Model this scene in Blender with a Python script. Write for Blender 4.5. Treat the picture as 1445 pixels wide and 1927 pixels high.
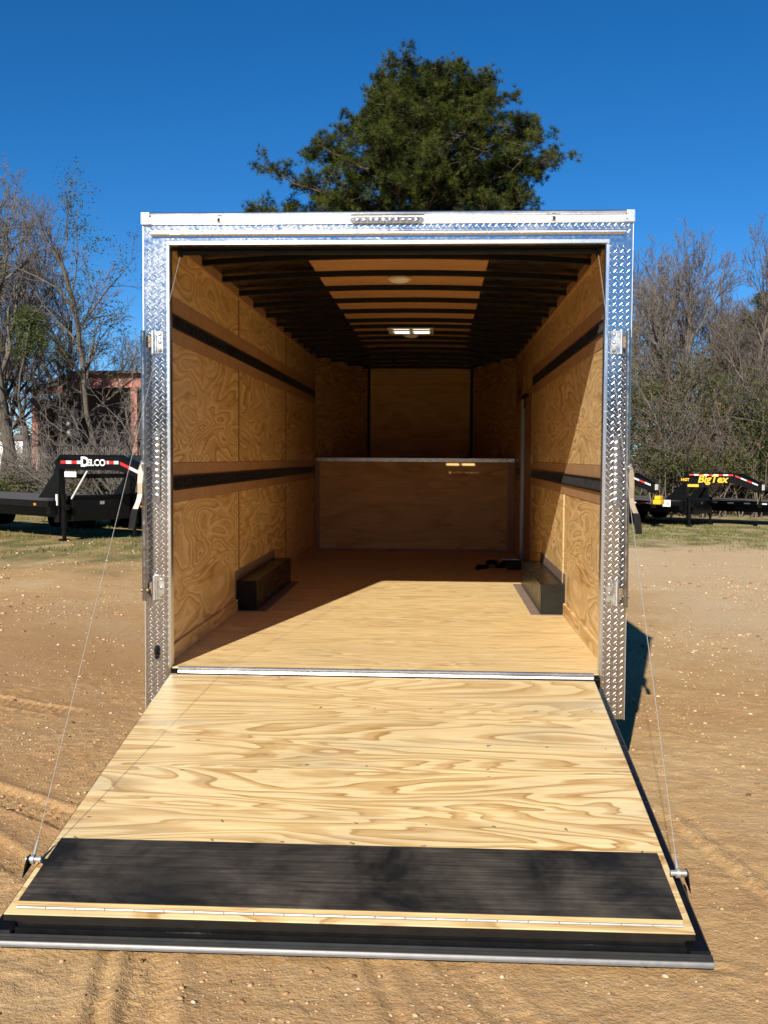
import bpy, math, random
import numpy as np
from math import radians as R, sin, cos, pi, sqrt

for o in list(bpy.data.objects):
    bpy.data.objects.remove(o)
SC = bpy.context.scene
COL = SC.collection

# ------------------------------------------------------------------ camera
FPX, PW, PH = 1926.17, 1445.0, 1927.0
CAM = np.array([0.2853, -5.4869, 1.1575])
YAW, PITCH, ROLL = 0.0514, -0.0539, 0.0060
_f = np.array([-sin(YAW), cos(YAW), 0.0]); _r = np.array([cos(YAW), sin(YAW), 0.0]); _u = np.array([0, 0, 1.0])
_f2 = _f * cos(PITCH) + _u * sin(PITCH); _u2 = _u * cos(PITCH) - _f * sin(PITCH)
CR = _r * cos(ROLL) + _u2 * sin(ROLL); CU = _u2 * cos(ROLL) - _r * sin(ROLL); CF = _f2
camd = bpy.data.cameras.new('camera')
camd.sensor_fit = 'VERTICAL'; camd.sensor_height = 24.0; camd.lens = 24.0 * FPX / PH
camd.clip_start = 0.05; camd.clip_end = 3000
cam = bpy.data.objects.new('camera', camd); COL.objects.link(cam)
from mathutils import Matrix, Vector
M = Matrix.Identity(4)
for i in range(3):
    M[i][0] = CR[i]; M[i][1] = CU[i]; M[i][2] = -CF[i]; M[i][3] = CAM[i]
cam.matrix_world = M
SC.camera = cam

# ------------------------------------------------------------------ sky, sun, exposure
SUNDIR = np.array([-0.413, -1.76, 1.0]); SUNDIR /= np.linalg.norm(SUNDIR)
ELEV = math.asin(SUNDIR[2]); AZ = math.atan2(SUNDIR[0], SUNDIR[1])
world = bpy.data.worlds.new('World'); SC.world = world; world.use_nodes = True
wn = world.node_tree.nodes; wl_ = world.node_tree.links
wn.clear()
sky = wn.new('ShaderNodeTexSky'); sky.sky_type = 'NISHITA'; sky.sun_disc = False
sky.sun_elevation = ELEV; sky.sun_rotation = AZ
sky.altitude = 0; sky.air_density = 0.7; sky.dust_density = 0.0; sky.ozone_density = 6.0
hs = wn.new('ShaderNodeHueSaturation'); hs.inputs['Saturation'].default_value = 1.215
bg = wn.new('ShaderNodeBackground'); bg.inputs['Strength'].default_value = 0.0745
wo = wn.new('ShaderNodeOutputWorld')
wl_.new(sky.outputs[0], hs.inputs['Color']); wl_.new(hs.outputs[0], bg.inputs['Color']); wl_.new(bg.outputs[0], wo.inputs['Surface'])
sund = bpy.data.lights.new('sun', 'SUN'); sund.energy = 5.0; sund.angle = R(0.5); sund.color = (1.0, 0.93, 0.80)
sun = bpy.data.objects.new('sun', sund); COL.objects.link(sun)
sun.location = (-5, -20, 15)
sun.rotation_euler = Vector(-SUNDIR).to_track_quat('-Z', 'Y').to_euler()
SC.view_settings.view_transform = 'Standard'
try: SC.view_settings.look = 'None'
except Exception: pass
SC.view_settings.exposure = 0.64; SC.view_settings.gamma = 1.0
SC.render.engine = 'CYCLES'
SC.cycles.max_bounces = 10; SC.cycles.diffuse_bounces = 8; SC.cycles.glossy_bounces = 4
SC.cycles.sample_clamp_indirect = 6.0
SC.cycles.caustics_reflective = False; SC.cycles.caustics_refractive = False
SC.cycles.use_denoising = True

# ------------------------------------------------------------------ helpers
def ray(px, py):
    d = CF + CR * (px - PW / 2) / FPX - CU * (py - PH / 2) / FPX
    return d
def at(px, py, D):
    """the world point seen at photo pixel (px, py), D metres in front of the camera"""
    return CAM + ray(px, py) * D
def at_y(px, py, Y):
    d = ray(px, py); return CAM + d * ((Y - CAM[1]) / d[1])

class MB:
    def __init__(s): s.v = []; s.f = []; s.m = []; s.sm = []; s.n = 0
    def add(s, V, F, mi=0, smooth=False):
        V = np.asarray(V, float).reshape(-1, 3)
        s.v.append(V)
        for q in F: s.f.append(tuple(int(i) + s.n for i in q)); s.m.append(mi); s.sm.append(smooth)
        s.n += len(V); return s
    def box(s, x0, x1, y0, y1, z0, z1, mi=0, bev=0.0):
        if bev <= 0:
            V = [(x, y, z) for z in (z0, z1) for y in (y0, y1) for x in (x0, x1)]
            F = [(0, 2, 3, 1), (4, 5, 7, 6), (0, 1, 5, 4), (2, 6, 7, 3), (0, 4, 6, 2), (1, 3, 7, 5)]
            return s.add(V, F, mi)
        b = min(bev, (x1 - x0) * .45, (y1 - y0) * .45, (z1 - z0) * .45)
        lo = np.array([x0, y0, z0]); hi = np.array([x1, y1, z1])
        V = []; idx = {}
        for cx in (0, 1):
            for cy in (0, 1):
                for cz in (0, 1):
                    c = np.where([cx, cy, cz], hi, lo); sg = np.where([cx, cy, cz], -1, 1)
                    for a in range(3):
                        p = c.copy().astype(float)
                        for k in range(3):
                            if k != a: p[k] += sg[k] * b
                        idx[(cx, cy, cz, a)] = len(V); V.append(p)
        F = []
        for a in range(3):
            o = [k for k in range(3) if k != a]
            for sd in (0, 1):
                q = []
                for u, w in ((0, 0), (1, 0), (1, 1), (0, 1)):
                    k = [0, 0, 0]; k[a] = sd; k[o[0]] = u; k[o[1]] = w
                    q.append(idx[(*k, a)])
                flip = (sd == 0) ^ (a == 1)
                F.append(tuple(q[::-1]) if flip else tuple(q))
        for a in range(3):
            o = [k for k in range(3) if k != a]
            for u in (0, 1):
                for w in (0, 1):
                    k0 = [0, 0, 0]; k1 = [0, 0, 0]
                    k0[o[0]] = k1[o[0]] = u; k0[o[1]] = k1[o[1]] = w; k1[a] = 1
                    F.append((idx[(*k0, o[0])], idx[(*k1, o[0])], idx[(*k1, o[1])], idx[(*k0, o[1])]))
        for cx in (0, 1):
            for cy in (0, 1):
                for cz in (0, 1): F.append(tuple(idx[(cx, cy, cz, a)] for a in range(3)))
        return s.add(V, F, mi)
    def cyl(s, p0, p1, r0, r1=None, n=12, mi=0, caps=True, smooth=True):
        r1 = r0 if r1 is None else r1
        p0 = np.asarray(p0, float); p1 = np.asarray(p1, float); d = p1 - p0; d /= np.linalg.norm(d)
        a = np.cross(d, [0, 0, 1.0]) if abs(d[2]) < .9 else np.cross(d, [1.0, 0, 0]); a /= np.linalg.norm(a); b = np.cross(d, a)
        t = np.arange(n) * 2 * pi / n
        ring = np.cos(t)[:, None] * a + np.sin(t)[:, None] * b
        s.add(np.vstack([p0 + ring * r0, p1 + ring * r1]), [(i, (i + 1) % n, n + (i + 1) % n, n + i) for i in range(n)], mi, smooth)
        if caps:
            s.add(p0 + ring * r0, [tuple(range(n))[::-1]], mi); s.add(p1 + ring * r1, [tuple(range(n))], mi)
        return s
    def tube(s, P, r, n=8, mi=0):
        P = [np.asarray(p, float) for p in P]
        rr = r if hasattr(r, '__len__') else [r] * len(P)
        V = []; a = None
        for i, p in enumerate(P):
            d = P[min(i + 1, len(P) - 1)] - P[max(i - 1, 0)]; d /= np.linalg.norm(d)
            if a is None: a = np.cross(d, [0, 0, 1.0]) if abs(d[2]) < .9 else np.cross(d, [1.0, 0, 0])
            a = a - d * (a @ d); a /= np.linalg.norm(a); b = np.cross(d, a)
            for k in range(n): V.append(p + rr[i] * (cos(2 * pi * k / n) * a + sin(2 * pi * k / n) * b))
        F = [(i * n + k, i * n + (k + 1) % n, (i + 1) * n + (k + 1) % n, (i + 1) * n + k) for i in range(len(P) - 1) for k in range(n)]
        s.add(V, F, mi, True)
        L = len(P) - 1
        s.add(V[:n], [tuple(range(n))[::-1]], mi); s.add(V[L * n:], [tuple(range(n))], mi)
        return s
    def dome(s, c, axis, r, h, n=12, rings=3, mi=0):
        axis = np.asarray(axis, float); axis /= np.linalg.norm(axis)
        a = np.cross(axis, [0, 0, 1.0]) if abs(axis[2]) < .9 else np.cross(axis, [1.0, 0, 0]); a /= np.linalg.norm(a); b = np.cross(axis, a)
        c = np.asarray(c, float); V = []
        for i in range(rings):
            t = i / rings * pi / 2
            for k in range(n): V.append(c + axis * h * sin(t) + r * cos(t) * (cos(2 * pi * k / n) * a + sin(2 * pi * k / n) * b))
        V.append(c + axis * h)
        F = [(i * n + k, i * n + (k + 1) % n, (i + 1) * n + (k + 1) % n, (i + 1) * n + k) for i in range(rings - 1) for k in range(n)]
        F += [((rings - 1) * n + k, (rings - 1) * n + (k + 1) % n, rings * n) for k in range(n)]
        return s.add(V, F, mi, True)
    def prism(s, outline, y0, y1, axis='y', mi=0):
        n = len(outline); V = []
        for y in (y0, y1):
            for (a, b) in outline:
                V.append({'y': (a, y, b), 'x': (y, a, b), 'z': (a, b, y)}[axis])
        F = [tuple(range(n)), tuple(range(n, 2 * n))[::-1]] + [(i, n + i, n + (i + 1) % n, (i + 1) % n) for i in range(n)]
        return s.add(V, F, mi)
    def xform(s, Mx):
        Mx = np.asarray(Mx)
        s.v = [v @ Mx[:3, :3].T + Mx[:3, 3] for v in s.v]; return s
    def build(s, name, mats, parent=None, recalc=True):
        me = bpy.data.meshes.new(name)
        V = np.vstack(s.v)
        me.from_pydata(V.tolist(), [], s.f)
        if not isinstance(mats, (list, tuple)): mats = [mats]
        for m in mats: me.materials.append(m)
        me.polygons.foreach_set('material_index', s.m); me.polygons.foreach_set('use_smooth', s.sm)
        if recalc:
            import bmesh
            bm = bmesh.new(); bm.from_mesh(me); bmesh.ops.recalc_face_normals(bm, faces=bm.faces); bm.to_mesh(me); bm.free()
        me.update()
        return link(name, me, parent)

def link(name, me, parent=None):
    o = bpy.data.objects.new(name, me); COL.objects.link(o)
    if parent is not None: o.parent = parent
    return o
def fast_mesh(name, V, F, mats, mi=None, smooth=False):
    """equal-sized faces from numpy arrays"""
    V = np.asarray(V, np.float32); F = np.asarray(F, np.int32); k = F.shape[1]
    me = bpy.data.meshes.new(name)
    me.vertices.add(len(V)); me.vertices.foreach_set('co', V.ravel())
    me.loops.add(F.size); me.loops.foreach_set('vertex_index', F.ravel())
    me.polygons.add(len(F)); me.polygons.foreach_set('loop_start', np.arange(0, F.size, k, dtype=np.int32))
    me.polygons.foreach_set('loop_total', np.full(len(F), k, np.int32))
    for m in (mats if isinstance(mats, (list, tuple)) else [mats]): me.materials.append(m)
    if mi is not None: me.polygons.foreach_set('material_index', np.asarray(mi, np.int32))
    if smooth: me.polygons.foreach_set('use_smooth', np.ones(len(F), bool))
    me.update(calc_edges=True); me.validate()
    return me
def tag(o, label, cat, group=None, kind=None):
    o['label'] = label; o['category'] = cat
    if group: o['group'] = group
    if kind: o['kind'] = kind
    return o
def thing(name, label, cat, loc=(0, 0, 0), rotz=0, group=None):
    o = bpy.data.objects.new(name, None); COL.objects.link(o); o.location = loc; o.rotation_euler = (0, 0, rotz)
    o.empty_display_size = .2
    return tag(o, label, cat, group)
def dup(root, label, loc, rotz=0, scale=1.0, name=None):
    r = root.copy(); COL.objects.link(r); r.location = loc; r.rotation_euler = (0, 0, rotz)
    r.scale = (scale,) * 3 if not hasattr(scale, '__len__') else scale
    r['label'] = label
    for ch in list(root.children):
        c = ch.copy(); COL.objects.link(c); c.parent = r
        for g in list(ch.children):
            d = g.copy(); COL.objects.link(d); d.parent = c
    return r

# ------------------------------------------------------------------ materials
class Nd:
    def __init__(s, name):
        s.m = bpy.data.materials.new(name); s.m.use_nodes = True; s.t = s.m.node_tree; s.t.nodes.clear()
        s.out = s.t.nodes.new('ShaderNodeOutputMaterial'); s.b = s.t.nodes.new('ShaderNodeBsdfPrincipled')
        s.t.links.new(s.b.outputs[0], s.out.inputs[0])
    def n(s, typ, **kw):
        x = s.t.nodes.new('ShaderNode' + typ)
        for k, v in kw.items(): setattr(x, k, v)
        return x
    def put(s, sock, v):
        if v is None: return
        if isinstance(v, bpy.types.NodeSocket): s.t.links.new(v, sock)
        elif hasattr(v, '__len__') and sock.type == 'RGBA' and len(v) == 3: sock.default_value = (*v, 1)
        else: sock.default_value = v
    def math(s, op, a, b=None, c=None, clamp=False):
        x = s.n('Math', operation=op); x.use_clamp = clamp
        s.put(x.inputs[0], a); s.put(x.inputs[1], b); s.put(x.inputs[2], c); return x.outputs[0]
    def vmath(s, op, a, b=None):
        x = s.n('VectorMath', operation=op); s.put(x.inputs[0], a); s.put(x.inputs[1], b); return x.outputs[0]
    def coord(s, out='Object'): return s.n('TexCoord').outputs[out]
    def sep(s, v):
        x = s.n('SeparateXYZ'); s.put(x.inputs[0], v); return x.outputs
    def comb(s, a, b, c):
        x = s.n('CombineXYZ')
        for i, q in enumerate((a, b, c)): s.put(x.inputs[i], q)
        return x.outputs[0]
    def noise(s, vec, scale, detail=2.0, rough=.5, dist=0.0, out='Fac', lac=2.0):
        x = s.n('TexNoise'); s.put(x.inputs['Vector'], vec); s.put(x.inputs['Scale'], scale); s.put(x.inputs['Detail'], detail)
        s.put(x.inputs['Roughness'], rough); s.put(x.inputs['Distortion'], dist); s.put(x.inputs['Lacunarity'], lac); return x.outputs[out]
    def ramp(s, fac, stops, interp='LINEAR'):
        x = s.n('ValToRGB'); s.put(x.inputs[0], fac); e = x.color_ramp.elements; x.color_ramp.interpolation = interp
        while len(e) > 1: e.remove(e[-1])
        e[0].position = stops[0][0]; c = stops[0][1]; e[0].color = (*c, 1) if hasattr(c, '__len__') else (c, c, c, 1)
        for p, c in stops[1:]:
            q = e.new(p); q.color = (*c, 1) if hasattr(c, '__len__') else (c, c, c, 1)
        return x.outputs[0]
    def mix(s, fac, a, b, blend='MIX'):
        x = s.n('Mix', data_type='RGBA', blend_type=blend); s.put(x.inputs[0], fac); s.put(x.inputs[6], a); s.put(x.inputs[7], b); return x.outputs[2]
    def maprange(s, v, a, b, c=0.0, d=1.0, smooth=False):
        x = s.n('MapRange'); x.interpolation_type = 'SMOOTHSTEP' if smooth else 'LINEAR'
        s.put(x.inputs[0], v)
        for i, q in enumerate((a, b, c, d)): s.put(x.inputs[i + 1], q)
        return x.outputs[0]
    def bump(s, h, strength=.3, dist=.01, normal=None):
        x = s.n('Bump'); s.put(x.inputs['Height'], h); s.put(x.inputs['Strength'], strength); s.put(x.inputs['Distance'], dist)
        if normal is not None: s.put(x.inputs['Normal'], normal)
        return x.outputs[0]
    def fin(s, color=None, rough=None, metal=None, normal=None, **kw):
        s.put(s.b.inputs['Base Color'], color); s.put(s.b.inputs['Roughness'], rough); s.put(s.b.inputs['Metallic'], metal); s.put(s.b.inputs['Normal'], normal)
        for k, v in kw.items(): s.put(s.b.inputs[k.replace('_', ' ')], v)
        return s.m

def plain(name, c, rough=.5, metal=0.0, var=.08, vs=6.0, bump=0.0, bs=200.0, spec=None):
    a = Nd(name); co = a.coord()
    f = a.noise(co, vs, 4, .6)
    v = a.maprange(f, .3, .7, 1 - var, 1 + var)
    col = a.vmath('SCALE', a.comb(*c)); a.put(col.node.inputs['Scale'], v)
    r = a.maprange(a.noise(co, vs * 2.3, 3), .3, .7, rough - .06, rough + .06)
    nm = a.bump(a.noise(co, bs, 2), bump, .002) if bump else None
    kw = {}
    if spec is not None: kw['Specular_IOR_Level'] = spec
    return a.fin(col, r, metal, nm, **kw)

def plywood(name, light, mid, dark, su, sv, plane, rings=9.0, scale=1.0, rough=.5, off=0.0, dist=.8, fibre='u', det=2.0, contrast=1.0, stops=None, lowlo=.15, fib=(.80, 1.17), tone=.06, stain=0.0):
    """rotary-cut softwood veneer: level lines of a stretched noise, dark on one flank"""
    a = Nd(name); x, y, z = a.sep(a.coord())
    u, v = {'yz': (y, z), 'xy': (x, y), 'xz': (x, z)}[plane]
    isl = a.n('NewGeometry').outputs['Random Per Island']
    w = a.math('MULTIPLY_ADD', isl, 57.3, off)
    # slow bend of the grain
    vec0 = a.comb(a.math('MULTIPLY', u, su), a.math('MULTIPLY', v, sv), w)
    h = a.noise(vec0, scale, det, .42, dist)
    h2 = a.noise(vec0, scale * .45, 1, .4, .3)
    hh = a.math('ADD', a.math('MULTIPLY', h, rings), a.math('MULTIPLY', h2, rings * .8))
    fr = a.math('FRACT', hh)
    wob = a.noise(vec0, scale * 2.2, 3, .6)
    col = a.ramp(fr, [(p, {'d': dark, 'm': mid, 'l': light}[k]) for p, k in (stops or ((0, 'd'), (.10, 'd'), (.30, 'm'), (.62, 'l'), (.90, 'l'), (1, 'd')))])
    low = a.maprange(a.noise(vec0, scale * .7, 2, .5, .3), .38, .62, lowlo, 1.0)
    col = a.mix(a.math('MULTIPLY', low, contrast), tuple((l * .62 + m * .38) for l, m in zip(light, mid)), col)
    # fine fibre
    fu, fv = (3.0, 170.0) if fibre == 'u' else (170.0, 3.0)
    fb = a.noise(a.comb(a.math('MULTIPLY', u, fu), a.math('MULTIPLY', v, fv), w), 1.0, 3, .65)
    fbm = a.maprange(fb, .3, .7, fib[0], fib[1])
    blot = a.maprange(wob, .3, .7, .90, 1.09)
    mul = a.vmath('SCALE', col); a.put(mul.node.inputs['Scale'], a.math('MULTIPLY', a.math('MULTIPLY', fbm, blot), a.maprange(isl, 0, 1, 1 - tone, 1 + tone)))
    # small knots and specks
    vo = a.n('TexVoronoi'); a.put(vo.inputs['Vector'], a.comb(a.math('MULTIPLY', u, .9), a.math('MULTIPLY', v, 2.0), w)); vo.inputs['Scale'].default_value = 3.0
    kn = a.maprange(vo.outputs['Distance'], .012, .03, .35, 0.0)
    if stain:
        sn = a.noise(a.comb(a.math('MULTIPLY', u, .8), a.math('MULTIPLY', v, 3.2), 9.0), 1.3, 4, .6, .5)
        mul = a.mix(a.maprange(sn, .54, .74, 0, stain), mul, (.36, .33, .24))
        gr = a.noise(a.coord(), 5.0, 5, .7, .3)
        mul = a.mix(a.maprange(gr, .60, .78, 0, stain * .8), mul, (.34, .24, .13))
    colf = a.mix(kn, mul, (.10, .05, .02))
    nm = a.bump(a.math('ADD', a.math('MULTIPLY', fb, .6), a.math('MULTIPLY', fr, .25)), .18, .002)
    rr = a.maprange(fb, .3, .7, rough - .05, rough + .08)
    return a.fin(colf, rr, 0.0, nm, Specular_IOR_Level=.35)

def metal(name, c, rough=.3, stretch=(1, 1, 1), var=.06, amp=.08, bump=.03, ms=30.0):
    a = Nd(name); co = a.vmath('MULTIPLY', a.coord(), stretch)
    f = a.noise(co, ms, 4, .6)
    col = a.vmath('SCALE', a.comb(*c)); a.put(col.node.inputs['Scale'], a.maprange(f, .3, .7, 1 - var, 1 + var))
    big = a.noise(a.coord(), 3.0, 3, .6)
    r = a.math('ADD', a.maprange(f, .3, .7, rough - amp, rough + amp), a.maprange(big, .3, .7, -.04, .04))
    return a.fin(col, r, 1.0, a.bump(f, bump, .003))

MT = {}
MT['wall'] = plywood('wall plywood', (.80, .585, .31), (.65, .435, .185), (.46, .26, .085), .85, 3.1, 'yz', rings=9.5, scale=1.1, dist=1.1, fibre='u', rough=.48, det=2.2, stops=((0, 'd'), (.10, 'd'), (.24, 'm'), (.50, 'm'), (.66, 'l'), (.84, 'l'), (.93, 'm'), (1, 'd')), lowlo=.6, fib=(.88, 1.10))
MT['floor'] = plywood('floor plywood', (.82, .62, .32), (.69, .475, .215), (.49, .30, .115), .9, 9.0, 'xy', rings=11.0, scale=1.1, dist=.6, rough=.42, off=11.0, det=3.0, contrast=.95, lowlo=.35, stain=.2)
MT['ramp'] = plywood('ramp plywood', (.72, .54, .28), (.54, .35, .145), (.40, .225, .078), .62, 3.6, 'xy', rings=13.0, scale=.95, dist=.9, rough=.45, off=29.0, lowlo=.6, fib=(.74, 1.2), stain=.55, stops=((0, 'd'), (.07, 'd'), (.16, 'm'), (.34, 'm'), (.56, 'l'), (.95, 'l'), (1, 'd')), det=3.0)
MT['front'] = plywood('bulkhead plywood', (.86, .56, .215), (.78, .475, .165), (.64, .35, .105), .8, 3.0, 'xz', rings=5.0, scale=1.0, dist=.7, rough=.5, off=5.0, contrast=.8, lowlo=.4)
MT['luan'] = plywood('ceiling ply', (.52, .29, .125), (.48, .26, .11), (.42, .215, .085), .7, 2.0, 'xy', rings=3.0, scale=.8, dist=.3, rough=.45, off=3.0, contrast=.4, lowlo=.4)
MT['seam'] = plain('shaded panel joint', (.10, .055, .022), .7)
MT['strip'] = plain('smooth backing strip', (.44, .26, .135), .5, 0, .10, 5, .05)
MT['edgeply'] = plywood('ply edge', (.62, .44, .22), (.50, .33, .15), (.33, .19, .07), .8, 40.0, 'xz', rings=5.0, scale=1.0, rough=.6, off=7.0)
MT['alu'] = metal('brushed aluminium', (.86, .87, .86), .36, (4, 60, 60), bump=.02)
MT['alurail'] = metal('mill aluminium rail', (.78, .79, .785), .27, (2, 80, 80), bump=.015)
MT['plate'] = metal('tread plate aluminium', (.55, .555, .56), .17, (1, 1, 1), .08, .06, bump=.05, ms=45.0)
MT['dullalu'] = metal('dull aluminium', (.24, .235, .225), .5)
MT['zincdull'] = plain('dull zinc', (.42, .42, .40), .42, .55, .12, 20)
MT['cable'] = plain('galvanised cable', (.34, .33, .31), .55, .25, .2, 80)
MT['sealgrey'] = plain('grey weather seal', (.022, .022, .022), .4, 0, .15, 10, spec=.3)
MT['tipalu'] = plain('tip aluminium', (.21, .21, .215), .42, .4, .08, 30)
MT['bezel'] = plain('grey lamp bezel', (.11, .11, .115), .35, .2)
MT['smoke'] = plain('smoked vent lid', (.30, .28, .24), .5)
MT['capalu'] = metal('cap tread plate', (.60, .59, .57), .3)
MT['tread'] = metal('raised tread bar', (.66, .66, .655), .30, (1, 1, 1), .08, .05)
MT['screwdark'] = plain('dark screw head', (.20, .15, .09), .5, .3)
MT['barsteel'] = metal('bar steel', (.36, .36, .35), .27, (1, 1, 1), .15, .08)
MT['zinc'] = metal('zinc steel', (.72, .73, .70), .28, (1, 1, 1), .10, .08)
MT['galv'] = plain('yellow zinc strap', (.20, .155, .10), .42, .25, .15, 12)
MT['chrome'] = metal('chrome', (.85, .86, .88), .10, (1, 1, 1), .03, .03)
MT['roofskin'] = metal('dark roof skin', (.10, .085, .075), .30, (1, 6, 1), .15, .10, bump=.08, ms=4.0)
MT['blacksteel'] = plain('black painted steel', (.0045, .0045, .005), .28, 0, .25, 8, .04, spec=.16)
MT['bow'] = plain('black roof bow', (.006, .006, .006), .55, 0, .2, 8, spec=.25)
MT['gloss'] = plain('wet black steel', (.008, .008, .008), .13, 0, .3, 10, .25, 60)
MT['rubber'] = plain('black rubber', (.010, .010, .010), .7, 0, .2, 10, spec=.1)
MT['trackblk'] = plain('black track', (.012, .012, .012), .38, 0, .2, 10)
MT['boxsteel'] = plain('black enamelled steel box', (.010, .010, .008), .30, 0, .3, 5, .06, 30, spec=.25)
MT['flange'] = plain('flange tape', (.26, .19, .15), .5, 0, .14, 9)
MT['body'] = plain('charcoal trailer skin', (.03, .031, .033), .25, 0, .05, 3)
MT['white'] = plain('white plastic', (.78, .77, .73), .4, 0, .05, 5)
MT['lens'] = metal('led reflector', (.75, .76, .78), .16, (1, 1, 1), .25, .10, bump=.6, ms=160.0)
MT['red'] = plain('red tape', (.50, .02, .02), .4, 0, .08)
MT['silver'] = plain('silver tape', (.62, .62, .62), .4, 0, .08)
MT['yellow'] = plain('yellow', (.75, .42, .02), .45, 0, .06)
MT['textwhite'] = plain('white vinyl', (.82, .82, .80), .45, 0, .03)
MT['orange'] = plain('amber lens', (.6, .20, .02), .35)
MT['decktimber'] = plain('weathered deck boards', (.085, .075, .065), .8, 0, .25, 9, .2, 60)
MT['green'] = plain('green decal', (.05, .30, .14), .45)

def mk_mat():
    a = Nd('black non-slip board'); x, y, z = a.sep(a.coord())
    st = a.noise(a.comb(a.math('MULTIPLY', x, 2.5), a.math('MULTIPLY', y, 70.0), 0.0), 1.0, 4, .7)
    sp = a.noise(a.coord(), 260.0, 2, .6)
    big = a.noise(a.coord(), 2.6, 4, .62, .4)
    dust = a.math('MULTIPLY', a.maprange(big, .38, .68, 0.0, 1.0), a.maprange(st, .35, .7, .25, 1.0), clamp=True)
    col = a.mix(dust, (.008, .0078, .0075), (.12, .10, .078))
    wv = a.n('TexVoronoi'); a.put(wv.inputs['Vector'], a.vmath('MULTIPLY', a.coord(), (1.0, 2.2, 1.0))); wv.inputs['Scale'].default_value = 2.3
    spot = a.maprange(wv.outputs['Distance'], .05, .13, .85, 0.0)
    col = a.mix(spot, col, (.006, .006, .006))
    v2 = a.n('TexVoronoi'); a.put(v2.inputs['Vector'], a.coord()); v2.inputs['Scale'].default_value = 22
    spk = a.maprange(v2.outputs['Distance'], .02, .045, .7, 0.0)
    col = a.mix(a.math('MULTIPLY', spk, a.maprange(big, .5, .6, 0, 1)), col, (.30, .24, .17))
    nm = a.bump(a.math('ADD', a.math('MULTIPLY', st, .8), a.math('MULTIPLY', sp, .5)), .35, .002)
    return a.fin(col, a.maprange(st, .3, .7, .55, .75), 0.0, nm, Specular_IOR_Level=.22)
MT['mat'] = mk_mat()

def mk_bark(name, c1, c2):
    a = Nd(name); co = a.coord()
    f = a.noise(a.vmath('MULTIPLY', co, (1, 1, .25)), 9.0, 4, .65)
    return a.fin(a.ramp(f, [(.3, c1), (.7, c2)]), .9, 0, None, Specular_IOR_Level=.15)
MT['bark'] = mk_bark('grey bark', (.05, .04, .033), (.16, .135, .11))
MT['twig'] = mk_bark('twig bark', (.095, .083, .074), (.215, .19, .17))
MT['twigred'] = mk_bark('red twig bark', (.085, .066, .056), (.19, .155, .13))
MT['pinebark'] = mk_bark('pine bark', (.06, .04, .03), (.16, .11, .08))

def mk_leaf(name, c1, c2, rough=.5, trans=.15, clump=0.0):
    a = Nd(name)
    g = a.n('NewGeometry').outputs['Random Per Island']
    big = a.noise(a.coord(), .9, 3, .6)
    f = a.math('ADD', a.math('MULTIPLY', g, .6), a.math('MULTIPLY', big, .5), clamp=True)
    if clump:
        puff_shade = a.maprange(a.noise(a.coord(), 1.25, 2, .5), .40, .60, 0, 1)  # clump tone painted in for lit puff tops and dark gaps
        f = a.math('ADD', a.math('MULTIPLY', g, .35), a.math('MULTIPLY', puff_shade, .65), clamp=True)
    c = a.ramp(f, [(.15, c1), (.85, c2)])
    m = a.fin(c, rough, 0, None, Specular_IOR_Level=.08)
    tr = a.n('BsdfTranslucent'); a.put(tr.inputs[0], c)
    ms = a.n('MixShader'); ms.inputs[0].default_value = trans
    a.t.links.new(a.b.outputs[0], ms.inputs[1]); a.t.links.new(tr.outputs[0], ms.inputs[2]); a.t.links.new(ms.outputs[0], a.out.inputs[0])
    return m
MT['needle'] = mk_leaf('pine needles', (.007, .013, .003), (.072, .084, .016), .5, .04, 1.0)
MT['leaf'] = mk_leaf('evergreen leaves', (.022, .035, .012), (.09, .115, .03))
MT['leafdry'] = mk_leaf('vine leaves', (.022, .032, .009), (.095, .11, .028))
MT['leafbrown'] = mk_leaf('dead leaves', (.09, .045, .02), (.20, .11, .05))
MT['grass'] = mk_leaf('grass blades', (.05, .075, .015), (.20, .20, .07))

# ------------------------------------------------------------------ terrain
def sstep(a, b, x):
    t = np.clip((x - a) / (b - a), 0, 1); return t * t * (3 - 2 * t)
def G(x, y):
    """height of the yard; the lot falls away from the camera and lies higher at the far left"""
    x = np.asarray(x, float); y = np.asarray(y, float)
    yy = np.minimum(y, 6.0)
    b = -.565 - .0385 * np.maximum(yy, -14) - np.where(y > 6, .654 * (1 - np.exp(-(np.maximum(y, 6) - 6) / 17)), 0)
    return b + .34 * sstep(-1.5, -6.5, x) * sstep(4, 17, y)
_rs = np.random.RandomState(3)
_T = _rs.rand(256, 256)
def vn(x, y, s):
    x = x * s; y = y * s; xi = np.floor(x).astype(int); yi = np.floor(y).astype(int); fx = x - xi; fy = y - yi
    fx = fx * fx * (3 - 2 * fx); fy = fy * fy * (3 - 2 * fy)
    g = lambda i, j: _T[i % 256, j % 256]
    return (g(xi, yi) * (1 - fx) + g(xi + 1, yi) * fx) * (1 - fy) + (g(xi, yi + 1) * (1 - fx) + g(xi + 1, yi + 1) * fx) * fy
def fbm(x, y, s, o=4, p=.5):
    t = 0; a = 1; n = 0
    for i in range(o): t = t + a * (vn(x + 17.3 * i, y - 9.1 * i, s * 2 ** i) - .5); n += a; a *= p
    return t / n
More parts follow.
